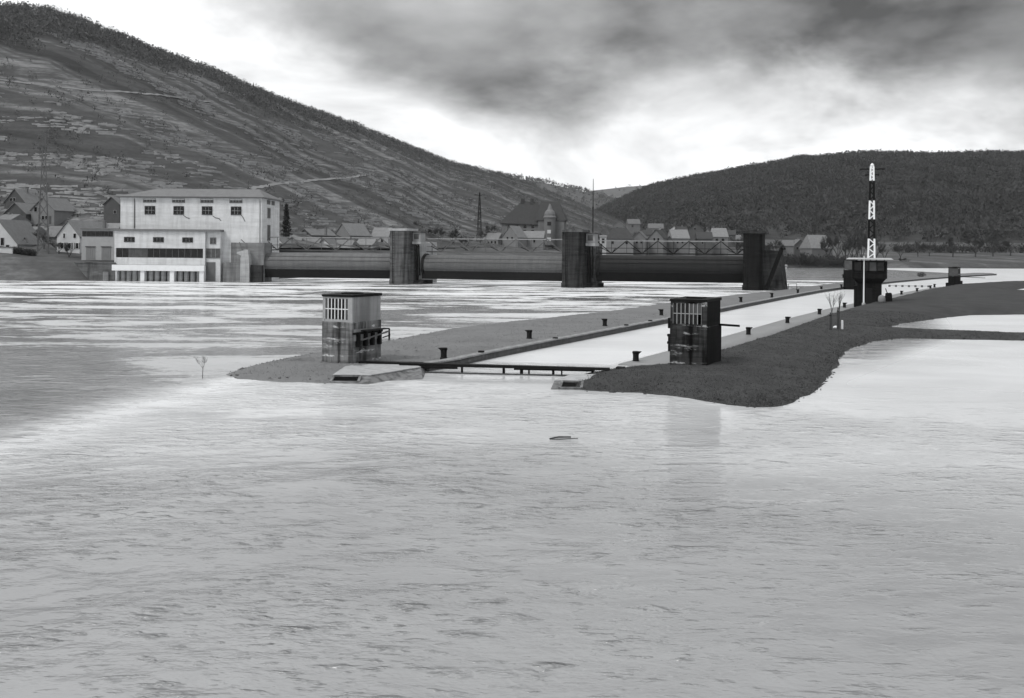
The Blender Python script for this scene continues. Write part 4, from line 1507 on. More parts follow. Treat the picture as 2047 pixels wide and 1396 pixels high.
def slab(name, label, top_px, z, lo_px, grate_px):
    t = thing(name, label, 'slab')
    top = [P(a, b, z) for a, b in top_px]
    lo = [P(a, b, 0.0) for a, b in lo_px]
    e = 0.25 / z
    lo = [(p.x + (p.x - q.x) * e, p.y + (p.y - q.y) * e, -0.25) for p, q in zip(lo, top)]
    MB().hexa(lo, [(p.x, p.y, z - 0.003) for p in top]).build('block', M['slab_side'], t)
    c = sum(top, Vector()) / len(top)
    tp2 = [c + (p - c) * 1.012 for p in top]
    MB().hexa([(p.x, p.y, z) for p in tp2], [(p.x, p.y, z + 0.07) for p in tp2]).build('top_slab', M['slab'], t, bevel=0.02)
    g = [P(a, b, zz) for a, b, zz in grate_px]
    fr = MB()
    n_ = (g[1] - g[0]).cross(g[3] - g[0]).normalized()
    if n_.y > 0:
        n_ = -n_
    for a, b in ((0, 1), (1, 2), (2, 3), (3, 0)):
        fr.bar(g[a] + n_ * 0.05, g[b] + n_ * 0.05, 0.16, 0.10)
    f = fr.build('grating_frame', M['slab_side'], t)
    MB().add([g[0] + n_ * 0.01, g[1] + n_ * 0.01, g[2] + n_ * 0.01, g[3] + n_ * 0.01, g[0] - n_ * 0.1, g[1] - n_ * 0.1, g[2] - n_ * 0.1, g[3] - n_ * 0.1],
             [(0, 1, 2, 3), (4, 5, 6, 7), (0, 1, 5, 4), (1, 2, 6, 5), (2, 3, 7, 6), (3, 0, 4, 7)]).build('grating_pit', M['black'], f)
    for k in range(1, 6):
        s_ = k / 6
        MB().bar(g[0].lerp(g[3], s_) + n_ * 0.03, g[1].lerp(g[2], s_) + n_ * 0.03, 0.05, 0.03).build('grating_bar', M['iron'], f)
    return t


slab('water_slab', 'pale concrete slab with a sloping iron grating at the foot of the mole', [(666, 751), (741, 751.5), (841, 735.5), (822, 728), (700, 728)], 0.36,
     [(656, 766), (735, 768), (845, 758), (845, 735), (690, 740)], [(668.5, 752.5, 0.35), (721, 752.8, 0.35), (716.5, 765, 0.03), (661, 764.5, 0.03)])
slab('water_slab', 'small concrete slab with an iron grating at the tip of the turf bank', [(1108, 762), (1174, 763.5), (1205, 757), (1205, 750), (1140, 751)], 0.28,
     [(1101, 778), (1170, 780), (1215, 775), (1215, 752), (1130, 758)], [(1124, 763.8, 0.27), (1165, 764.6, 0.27), (1162, 777.5, 0.03), (1119, 777, 0.03)])

# ------------------------------------------------------------------ bollards


def make_bollard(flip):
    t = thing('mooring_bollard', '', 'bollard')
    MB().lathe([(0.27, -0.15), (0.27, 0.02), (0.23, 0.05), (0.22, 0.30), (0.225, 0.48), (0.245, 0.56)], 14).build('post', M['iron'], t, smooth=False)
    MB().lathe([(0.25, 0.565), (0.27, 0.60), (0.27, 0.68), (0.24, 0.73)], 14).build('cap', M['black'], t)
    MB().hexa([(0.1, -0.16, 0.52), (0.16, -0.16, 0.50), (0.16, 0.16, 0.50), (0.1, 0.16, 0.52)],
              [(0.1, -0.18, 0.72), (0.42, -0.14, 0.72), (0.42, 0.14, 0.72), (0.1, 0.18, 0.72)]).build('horn', M['iron'], t)
    t.rotation_euler.z = math.pi if flip else 0
    return t


ordn = ['first', 'second', 'third', 'fourth', 'fifth', 'sixth', 'seventh', 'eighth', 'ninth', 'tenth', 'eleventh']
bl = make_bollard(True)
for i, (a, b) in enumerate([(887, 715), (1058, 676), (1209, 651), (1322, 630), (1398, 616.5), (1481, 603), (1543, 594), (1595, 586), (1642, 579.5), (1682, 575)]):
    o = bl if i == 0 else copy_tree(bl)
    q = P(a, b, ZW)
    o.location = (q.x, q.y, ZW - 0.02)
    tag(o, f'{ordn[i]} black bollard along the mole counted from the pale pillar', 'bollard', 'bollards on the mole')
br = make_bollard(False)
for i, (a, b) in enumerate([(1271, 722), (1496, 669), (1574, 646), (1638, 628.5), (1688, 615), (1802, 589), (1833, 583), (1860, 577), (1868, 574)]):
    o = br if i == 0 else copy_tree(br)
    q = P(a, b, 0.07)
    o.location = (q.x, q.y, 0.07)
    tag(o, f'{ordn[i]} black bollard on the wet pavement counted from the dark backlit pillar', 'bollard', 'bollards on the lock pavement')
# ladder recess heads on the lock wall: small black cleats
cl0 = None
for i, (a, b) in enumerate([(962, 710), (1110, 682), (1252, 655), (1300, 646)]):
    q = P(a, b, 0.35)
    if cl0 is None:
        cl0 = MB().box(-0.16, 0.16, -0.2, 0.2, -0.45, 0.36).build('wall_cleat', M['black'], bevel=0.03)
        o = cl0
    else:
        o = cl0.copy()
        col.objects.link(o)
    o.location = (q.x, q.y, 0.32)
    o.rotation_euler = (0, 0, R(63))
    tag(o, f'{ordn[i]} black mooring cleat set in the kerb counted from the gate', 'cleat', 'cleats in the lock wall')

# ------------------------------------------------------------------ control tower with signal mast
def on_bank(px, py):
    """where that pixel meets the turf bank"""
    z = 0.7
    for _ in range(6):
        q_ = P(px, py, z)
        a_ = np.array([q_.x])
        b__ = np.array([q_.y])
        z = float(z_right(a_, b__, poly_sd(a_, b__, right_poly))[0])
    return Vector((q_.x, q_.y, z))


tp = P(1746, 606.5, 0.75)
TK = tp.y / F
TROT = R(-20)
ct = thing('control_tower', 'dark lock control tower with overhanging cabin and flat pale roof', 'control tower', (tp.x, tp.y + 1.7, 0.7), TROT)
zt_ = lambda py: HC - (py - 505.3) * TK - 0.7
sw = 1.72
MB().box(-sw, sw, -sw, sw, -1.0, zt_(567)).build('stem', M['pillar_shade'], ct)
MB().box(-sw - 0.5, -sw, -1.0, 1.0, -1.0, 2.6).build('stem_buttress', M['pillar_shade'], ct)
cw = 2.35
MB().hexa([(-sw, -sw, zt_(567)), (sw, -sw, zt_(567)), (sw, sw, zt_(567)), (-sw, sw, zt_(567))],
          [(-cw, -cw, zt_(557)), (cw, -cw, zt_(557)), (cw, cw, zt_(557)), (-cw, cw, zt_(557))]).build('corbel', M['pillar_shade'], ct)
MB().box(-cw, cw, -cw, cw, zt_(557), zt_(545)).build('cabin_wall', M['pillar_shade'], ct)
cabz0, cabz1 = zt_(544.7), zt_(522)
gl = MB().box(-cw + 0.12, cw - 0.12, -cw + 0.12, cw - 0.12, cabz0, cabz1).build('cabin', M['pillar_shade'], ct)
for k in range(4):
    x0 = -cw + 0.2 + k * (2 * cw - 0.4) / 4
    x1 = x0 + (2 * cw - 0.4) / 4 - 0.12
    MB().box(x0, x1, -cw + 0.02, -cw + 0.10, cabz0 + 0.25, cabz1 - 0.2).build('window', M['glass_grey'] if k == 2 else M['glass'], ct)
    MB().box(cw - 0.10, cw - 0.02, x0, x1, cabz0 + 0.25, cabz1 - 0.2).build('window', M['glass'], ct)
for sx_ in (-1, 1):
    MB().box(sx_ * cw - 0.12, sx_ * cw + 0.12, -cw - 0.1, -cw + 0.14, zt_(557), cabz1 - 0.002).build('corner_post', M['pillar_shade'], ct)
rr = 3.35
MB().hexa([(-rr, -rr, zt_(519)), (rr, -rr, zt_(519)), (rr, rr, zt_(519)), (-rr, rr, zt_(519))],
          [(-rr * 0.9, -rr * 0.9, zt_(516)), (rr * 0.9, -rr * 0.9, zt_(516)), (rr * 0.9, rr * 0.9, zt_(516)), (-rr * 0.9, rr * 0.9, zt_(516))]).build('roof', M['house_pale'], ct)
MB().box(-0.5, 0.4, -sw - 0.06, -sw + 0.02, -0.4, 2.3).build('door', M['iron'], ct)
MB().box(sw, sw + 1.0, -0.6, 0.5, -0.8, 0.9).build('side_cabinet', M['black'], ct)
# signal mast on the roof
mast_z = 0.7 + zt_(516)
sm = thing('signal_mast', 'tall black and white banded lattice mast on the control tower roof', 'mast', (tp.x + 0.3, tp.y + 1.9, mast_z), TROT)
secs = [(516, 477, 'white'), (477, 438, 'black'), (438, 400, 'white'), (400, 360, 'black'), (360, 331, 'white')]
for y0, y1, c in secs:
    za, zb = (516 - y0) * TK, (516 - y1) * TK
    ra, rb2 = 0.46 - 0.26 * (516 - y0) / 185, 0.46 - 0.26 * (516 - y1) / 185
    m = M['white'] if c == 'white' else M['black']
    s_ = MB()
    for a in (-1, 1):
        for b in (-1, 1):
            s_.bar((a * ra, b * ra, za), (a * rb2, b * rb2, zb - 0.01), 0.26 if c == 'white' else 0.3)
    n = 4
    for k in range(n):
        t0, t1 = k / n, (k + 1) / n
        z0_, z1_ = za + (zb - za) * t0, za + (zb - za) * t1
        r0_, r1_ = ra + (rb2 - ra) * t0, ra + (rb2 - ra) * t1
        sg = 1 if k % 2 else -1
        for b in (-1, 1):
            s_.bar((sg * r0_, b * r0_, z0_), (-sg * r1_, b * r1_, z1_), 0.15)
            s_.bar((b * r0_, sg * r0_, z0_), (b * r1_, -sg * r1_, z1_), 0.15)
    s_.build('mast_section', m, sm)
ztop = (516 - 331) * TK
MB().bar((-1.75, 0, ztop - 0.4), (1.75, 0, ztop - 0.4), 0.22).build('crossarm', M['iron'], sm)
MB().bar((-0.9, 0, ztop - 1.25), (0.9, 0, ztop - 1.25), 0.2).build('crossarm', M['iron'], sm)
for x, z in ((-1.6, -0.4), (-0.9, -0.4), (0.9, -0.4), (1.6, -0.4), (-0.85, -1.25), (0.85, -1.25)):
    MB().lathe([(0.13, 0), (0.22, 0.08), (0.22, 0.2), (0.1, 0.3)], 10).build('lamp', M['iron'], sm)
    [q for q in col.objects if q.parent == sm][-1].location = (x, 0, ztop + z - 0.15)
MB().lathe([(0.2, 0), (0.28, 0.25), (0.05, 0.5)], 10).build('mast_cap', M['white'], sm)
[q for q in col.objects if q.parent == sm][-1].location = (0, 0, ztop)
# white pole before the tower
pp = P(1726.5, 609, 0.6)
pole = thing('flag_pole', 'slim white pole standing before the control tower', 'pole', (pp.x, pp.y, pp.z))
MB().tube((0, 0, -0.3), (0, 0, 7.2), 0.13, 0.06, 8).build('shaft', M['white'], pole)
MB().lathe([(0.28, -0.2), (0.28, 0.15), (0.17, 0.3)], 10).build('foot', M['pale_conc'], pole)
# things at the tower foot
bp = on_bank(1762.5, 606)
bar_ = thing('barrel', 'pale rounded barrel at the foot of the control tower', 'barrel', (bp.x, bp.y, bp.z - 0.03))
MB().lathe([(0.42, 0), (0.52, 0.35), (0.52, 0.7), (0.40, 1.05)], 16).build('drum', M['house_grey'], bar_, smooth=True)
MB().lathe([(0.30, 1.05), (0.28, 1.12), (0.1, 1.2)], 14).build('lid', M['steel_pale'], bar_)
dp = on_bank(1776, 603)
hx = thing('winch_stand', 'black winch stand with a raised lever beside the pale barrel', 'winch', (dp.x, dp.y, dp.z - 0.05))
MB().box(-0.5, 0.45, -0.4, 0.4, 0, 0.9).build('frame', M['black'], hx, bevel=0.1)
MB().tube((-0.35, 0, 0.95), (0.4, 0, 1.0), 0.38, n=12).build('drum', M['black'], hx)
MB().bar((-0.1, 0, 1.1), (-0.45, 0, 2.0), 0.1).build('lever', M['black'], hx)
bp = P(1736, 608, 0.6)
bx = thing('tool_box', 'low grey box beside the white pole', 'box', (bp.x, bp.y, bp.z - 0.05))
MB().box(-0.5, 0.5, -0.3, 0.3, 0, 0.5).build('body', M['house_grey'], bx)
MB().box(-0.54, 0.54, -0.34, 0.34, 0.503, 0.58).build('lid', M['steel_pale'], bx)

# ------------------------------------------------------------------ railing bits on the mole by the weir
for i, (a, b, h_, lb) in enumerate(((1571, 576, 1.4, 'thin black post on the mole by the weir'), (1579, 577, 1.1, 'short bent iron railing on the mole by the weir'))):
    q = P(a, b, ZW)
    t = thing('iron_post' if i == 0 else 'iron_railing', lb, 'post' if i == 0 else 'railing', (q.x, q.y, ZW - 0.05), R(-20))
    if i == 0:
        MB().box(-0.16, 0.16, -0.16, 0.16, -0.1, 0.9).build('stump', M['black'], t)
        MB().bar((0, 0, 0.9), (-0.15, 0, 1.5), 0.08).build('rod', M['black'], t)
    else:
        MB().bar((-0.3, 0, -0.1), (-0.3, 0, 1.1), 0.1).build('upright', M['black'], t)
        MB().bar((-0.3, 0, 1.1), (1.4, 0.2, 1.15), 0.08).build('top_rail', M['black'], t)
        MB().bar((1.4, 0.2, -0.1), (1.4, 0.2, 1.15), 0.1).build('upright', M['black'], t)
# row of posts of the upper gate
ug = thing('gate_posts', 'low row of posts of the far lock gate standing in the water', 'lock gate', P(1778, 573.5, 0.0), 0)
a_, b_ = P(1778, 573.5), P(1856, 574.5)
for k in range(7):
    q = a_.lerp(b_, k / 6) - a_
    MB().box(q.x - 0.2, q.x + 0.2, q.y - 0.2, q.y + 0.2, -0.6, 0.45).build('post', M['steel'], ug)
d_ = b_ - a_
MB().bar((0, 0, 0.28), (d_.x, d_.y, 0.28), 0.2, 0.12).build('beam', M['steel_pale'], ug)

# ------------------------------------------------------------------ trees


def branch(mb, p, d, L, r, depth, rnd, spread=0.6, up=0.12, n=5, tips=None):
    segs = 3
    q = Vector(p)
    dd = Vector(d)
    r0 = r
    for s_ in range(segs):
        dd = (dd + Vector((rnd.gauss(0, 0.10), rnd.gauss(0, 0.10), rnd.gauss(0, 0.06) + up * 0.4))).normalized()
        e_ = q + dd * (L / segs)
        r1 = r * (1 - 0.28 * (s_ + 1) / segs * 1.6)
        mb.tube(q, e_, r0, max(r1, 0.004), n, caps=False)
        q, r0 = e_, max(r1, 0.004)
        if depth > 0 and s_ >= (1 if depth > 1 else 0):
            for k in range(2):
                a = rnd.uniform(0, 6.283)
                side = Vector((math.cos(a), math.sin(a), 0.15))
                nd = (dd * (1 - spread * 0.45) + side * spread).normalized()
                branch(mb, q, nd, L * rnd.uniform(0.5, 0.72), r0 * 0.6, depth - 1, rnd, spread, up, max(3, n - 1), tips)
    if depth == 0 and tips is not None:
        tips.append(q)


def bare_tree(label, loc, h, seed, name='bare_tree', depth=4, trunk_r=None, spread=0.6, twigs=900, m='twig', trunk_frac=0.35, cat='tree', group=None, twig_w=0.0022):
    rnd = random.Random(seed)
    t = thing(name, label, cat, loc, 0, group)
    tr_ = trunk_r or h * 0.022
    tm = MB()
    tm.tube((0, 0, -0.4), (0, 0, h * trunk_frac * 0.5), tr_ * 1.25, tr_, 7, False)
    tm.tube((0, 0, h * trunk_frac * 0.5), (h * 0.01, 0, h * trunk_frac), tr_, tr_ * 0.9, 7, False)
    tm.build('trunk', M['bark'], t)
    cm = MB()
    for k in range(4):
        a = k * 1.57 + rnd.uniform(-0.4, 0.4)
        d = Vector((math.cos(a) * spread, math.sin(a) * spread, 1.0 if k else 1.6)).normalized()
        branch(cm, (h * 0.01, 0, h * trunk_frac * rnd.uniform(0.88, 1.0)), d, h * 0.3, tr_ * 0.6, depth - 1, rnd, spread, 0.15, 4)
    cv = np.array(cm.v)
    if twigs:
        idx = rnd.choices(range(len(cv) // 2, len(cv)), k=twigs)
        for i in idx:
            p = Vector(cv[i])
            d = Vector((rnd.gauss(0, 1), rnd.gauss(0, 1), rnd.gauss(0.5, 0.8))).normalized() * h * rnd.uniform(0.02, 0.055)
            s_ = Vector((rnd.gauss(0, 1), rnd.gauss(0, 1), 0)).normalized() * h * twig_w
            cm.add([p - s_, p + s_, p + d], [(0, 1, 2)])
    cm.build('crown', M[m], t)
    return t


q = P(405, 757)
bare_tree('small bare tree standing alone in the flood water off the mole tip', (q.x, q.y, 0), (757 - 706) * q.y / F, 5, depth=3, trunk_r=0.02, spread=0.75, twigs=260, m='twig_pale', trunk_frac=0.42)
q = on_bank(1662, 660)
bare_tree('thin bare sapling tied to a stake on the turf bank', (q.x, q.y, q.z - 0.05), (660 - 586) * q.y / F, 8, name='sapling', depth=3, trunk_r=0.05, spread=0.25, twigs=120, m='bark', trunk_frac=0.5)
q2 = on_bank(1677, 658)
bare_tree('second thin sapling beside the white stone post', (q2.x, q2.y, q2.z - 0.05), (658 - 588) * q2.y / F, 13, name='sapling', depth=3, trunk_r=0.045, spread=0.2, twigs=100, m='bark', trunk_frac=0.55)
for (qq, lb, px0, px1, ya) in ((q, 'dark stake tied to the first thin sapling', 1660, 1660, 622), (q2, 'dark stake leaning by the second thin sapling', 1674, 1676, 614)):
    t = thing('tree_stake', lb, 'stake', (qq.x - 0.14, qq.y + 0.05, qq.z - 0.05))
    hh = (658 - ya) * qq.y / F
    MB().tube((0, 0, -0.2), (0.05, 0, hh), 0.075, 0.065, 7).build('pole', M['bark'], t)
    MB().tube((0.02, 0, hh * 0.8), (0.05, 0, hh * 0.86), 0.1, 0.1, 8).build('tie', M['black'], t)
q = on_bank(1683.5, 658)
t = thing('marker_post', 'white stone marker post beside the second sapling', 'post', (q.x, q.y, q.z - 0.05))
hh = (658 - 641) * q.y / F + 0.08
MB().box(-0.09, 0.09, -0.09, 0.09, -0.2, hh - 0.06).build('shaft', M['white'], t, bevel=0.015)
MB().hexa([(-0.09, -0.09, hh - 0.06), (0.09, -0.09, hh - 0.06), (0.09, 0.09, hh - 0.06), (-0.09, 0.09, hh - 0.06)], [(-0.03, -0.03, hh), (0.03, -0.03, hh), (0.03, 0.03, hh), (-0.03, 0.03, hh)]).build('cap', M['white'], t)
q = on_bank(1670.5, 656)
t = thing('white_stone', 'white painted boulder lying between the two saplings', 'stone', (q.x, q.y, q.z))
me = MB()
me.lathe([(0.08, -0.05), (0.20, 0.0), (0.22, 0.10), (0.15, 0.19), (0.05, 0.22)], 9)
me.v = [(a * (1 + 0.25 * math.sin(3 * a * 9 + b * 7)), b * 0.8, c) for a, b, c in me.v]
me.build('boulder', M['white'], t)

# tree prototypes for the village
protos = []
for k in range(3):
    t = bare_tree('', (0, 0, 0), 10.0, 40 + k, depth=4, spread=0.55 + 0.1 * k, twigs=4200, m=['twig', 'twig_pale', 'twig'][k], twig_w=0.0055, trunk_frac=0.14)
    protos.append(t)
used_proto = [False] * 3


def place_tree(px, py, d, h, k, label, wide=1.0, group=None, cat='tree'):
    q = PD(px, py, d)
    o = protos[k] if not used_proto[k] else copy_tree(protos[k])
    used_proto[k] = True
    o.location = (q.x, q.y, min(q.z, ground_z(q.x, q.y) if d > 245 else q.z))
    o.scale = (h / 10 * wide, h / 10 * wide, h / 10)
    o.rotation_euler.z = random.uniform(0, 6)
    tag(o, label, cat, group)


for a in [
    (118, 508, 268, 4.5, 1, 'rounded bare shrub before the gabled white house', 1.5),
    (138, 520, 262, 5.5, 0, 'bushy bare tree at the corner of the gabled house', 1.0),
    (88, 500, 275, 7.0, 1, 'bare tree beside the lattice pylon', 1.0),
    (46, 500, 276, 5.0, 1, 'bare garden tree before the dormer house', 1.0),
    (212, 470, 300, 8.0, 1, 'bare orchard tree beside the power station eaves', 1.0),
    (100, 425, 345, 8, 0, 'bare tree behind the three gabled houses', 1.0),
    (120, 385, 400, 8, 1, 'bare tree behind the white villa on the slope', 1.1),
    (540, 506, 275, 6, 0, 'dark bare tree growing at the abutment wall', 0.8),
    (528, 506, 272, 6.5, 2, 'bare bush rising behind the abutment', 0.8),
    (725, 490, 420, 8, 0, 'bare tree between the pale village roofs', 1.1),
    (880, 490, 480, 12, 1, 'bare tree left of the lattice mast on the slope', 1.0),
    (905, 492, 470, 10, 0, 'broad bare tree behind the middle walkway', 1.3),
    (960, 490, 500, 11, 1, 'bare tree left of the mansion', 1.1),
    (930, 500, 440, 9, 2, 'bare riverside tree behind the middle walkway', 1.2),
    (1170, 470, 620, 14, 0, 'tall bare tree right of the mansion', 1.0),
    (1195, 468, 640, 12, 0, 'bare tree at the foot of the tall pole', 1.0),
    (1275, 468, 700, 14, 0, 'dark bare tree behind the hipped dark roof', 1.0),
    (1490, 505, 540, 15, 0, 'dark bare tree behind the lock end pier', 1.1),
    (1535, 510, 545, 13, 2, 'bare riverside tree right of the lock end pier', 1.2),
    (1600, 520, 535, 10, 0, 'low bare tree before the pale gabled barn', 1.3),
    (1640, 522, 535, 8, 2, 'riverside bare bush below the pale gabled barn', 1.5),
    (1690, 522, 545, 21, 0, 'tallest bare tree left of the control tower', 0.75),
    (1705, 522, 550, 20, 2, 'dark bare tree left of the striped mast', 0.75),
    (1722, 522, 552, 21, 0, 'dense bare tree just behind the striped mast', 0.75),
    (1740, 522, 556, 20, 2, 'dark bare tree behind the control tower roof', 0.75),
    (1768, 522, 560, 13, 0, 'lower bare tree right of the striped mast', 1.0),
    (1800, 512, 600, 12, 2, 'bare tree on the far bank right of the tower', 1.0),
    (1835, 505, 640, 13, 0, 'bare bank tree above the lonely bush', 1.0),
    (1858, 503, 650, 12, 2, 'bare tree at the field edge behind the far pillar', 1.0),
    (1905, 512, 640, 17, 0, 'broad dark bare tree behind the far pillar', 1.1),
    (1950, 510, 650, 18, 2, 'broad bare tree right of the far pillar', 1.1),
    (1985, 508, 660, 17, 0, 'dark bare tree in the field hedge', 1.1),
    (2020, 506, 670, 16, 2, 'bare tree at the right end of the hedge', 1.1),
    (1810, 530, 575, 6, 2, 'low waterside bush on the far bank', 1.8),
    (1570, 530, 533, 7, 0, 'waterside bush by the white hut', 1.6),
    (655, 470, 480, 7, 0, 'bare orchard tree above the grey roofed house', 1.2),
    (770, 470, 470, 9, 2, 'bare tree just left of the first pier top', 1.0),
    (835, 478, 500, 11, 0, 'bare tree behind the cabin of the first pier', 1.1),
    (858, 480, 490, 8, 2, 'low bare bush right of the first pier', 1.6),
    (985, 478, 560, 12, 2, 'bare tree touching the left eaves of the mansion', 1.0),
    (1140, 470, 600, 13, 0, 'dark bare tree against the mansion wing', 1.1),
    (1222, 462, 700, 13, 2, 'dim bare tree above the left end of the dark hipped roof', 1.2),
    (1340, 468, 690, 12, 0, 'dark bare tree above the low dark barn', 1.2),
    (1385, 446, 900, 14, 2, 'bare tree above the higher dark gable', 1.4),
    (1432, 462, 720, 13, 0, 'dark bare tree above the pale roof with dark eaves', 1.2),
    (1475, 475, 640, 14, 2, 'bare tree left of the lock end pier top', 1.2),
    (1550, 500, 560, 14, 0, 'dark bare tree left of the dim pale cottage', 1.2),
    (1605, 500, 590, 15, 2, 'bare tree rising behind the pale barn', 1.3),
    (1655, 515, 550, 17, 0, 'dark bare tree at the right end of the pale barn', 1.0),
    (1675, 520, 548, 22, 2, 'tall bare tree at the edge of the riverside clump', 0.8),
    (1713, 520, 556, 23, 0, 'tallest trunk in the riverside clump behind the tower', 0.7),
    (1752, 520, 560, 20, 0, 'bare tree showing right beside the striped mast foot', 0.8),
    (30, 440, 330, 6, 0, 'bare bush under the low dark gabled house', 1.5),
    (60, 470, 300, 6, 2, 'bare garden tree behind the white dormer', 1.2),
    (160, 425, 345, 5, 0, 'bare bush below the white villa', 1.6),
    (195, 425, 335, 7, 2, 'bare tree between the villa and the dark shed', 1.1),
]:
    place_tree(*a, group='bare trees of the village and far bank')
q = P(1842, 554.5, 0.3)
bt = thing('bush', 'lonely round bush on the narrow far mole', 'bush', (q.x, q.y, 0.25))
MB().tube((0, 0, -0.2), (0.1, 0, 0.7), 0.09, 0.05, 6).build('stem', M['bark'], bt)
dd_ = rng.normal(size=(900, 3))
dd_ /= np.linalg.norm(dd_, axis=1, keepdims=True)
cc_ = dd_ * (rng.random((900, 1)) ** 0.4) * np.array([1.5, 1.2, 0.8]) + np.array([0, 0, 0.95])
vv_ = (cc_[:, None, :] + rng.normal(size=(900, 3, 3)) * 0.10).reshape(-1, 3)
np_mesh('foliage', vv_, np.arange(len(vv_)).reshape(-1, 3), M['twig_pale'], bt)

# conifer beside the station
q = PD(572, 478, 330)
cf = thing('conifer_tree', 'dark conifer beside the power station side wall', 'tree', (q.x, q.y, ground_z(q.x, q.y) - 0.5))
top_z = ZD(572, 409, 330) - cf.location.z
MB().tube((0, 0, 0), (0, 0, top_z), 0.3, 0.04, 7).build('trunk', M['bark'], cf)
n = 2600
hh = rng.random(n) ** 0.7
rad = (1 - hh) * 2.6 * (0.65 + 0.35 * np.sin(hh * 60)) * rng.random(n) ** 0.4 + 0.15
a = rng.random(n) * 6.283
c = np.stack([rad * np.cos(a), rad * np.sin(a), top_z * (0.12 + 0.88 * hh) - rad * 0.25], -1)
v = (c[:, None, :] + rng.normal(size=(n, 3, 3)) * 0.22).reshape(-1, 3)
np_mesh('crown', v, np.arange(len(v)).reshape(-1, 3), M['conifer'], cf)

# hedges along far right fields
def hedge(label, line, h, wd, m, name='hedge'):
    pts = []
    for (a, b, d), (a2, b2, d2) in zip(line[:-1], line[1:]):
        for k in range(60):
            t_ = rng.random()
            q = PD(a + (a2 - a) * t_, b + (b2 - b) * t_, d + (d2 - d) * t_)
            z = ground_z(q.x, q.y)
            pts.append((q.x + rng.normal() * wd * 0.3, q.y + rng.normal() * wd, z - 0.3))
    o = wood(name, label, np.array(pts), rng.uniform(0.6, 1.3, len(pts)) * h, m, 80, 0.5, 0.7)
    del o['kind']
    return tag(o, label, 'hedge')


hedge('dark field hedge behind the far bank', [(1790, 505, 700), (1900, 505, 700), (2047, 503, 710), (2250, 503, 710)], 6, 3, M['wood_right'])
hedge('scrub along the far bank waterline', [(1560, 528, 534), (1640, 528, 542), (1700, 530, 548)], 5, 2, M['wood_right'], 'scrub')
hedge('dark garden hedge beside the white boundary wall', [(26, 505, 258), (68, 505, 258)], 1.8, 0.6, M['conifer'])

# ------------------------------------------------------------------ buildings of the village


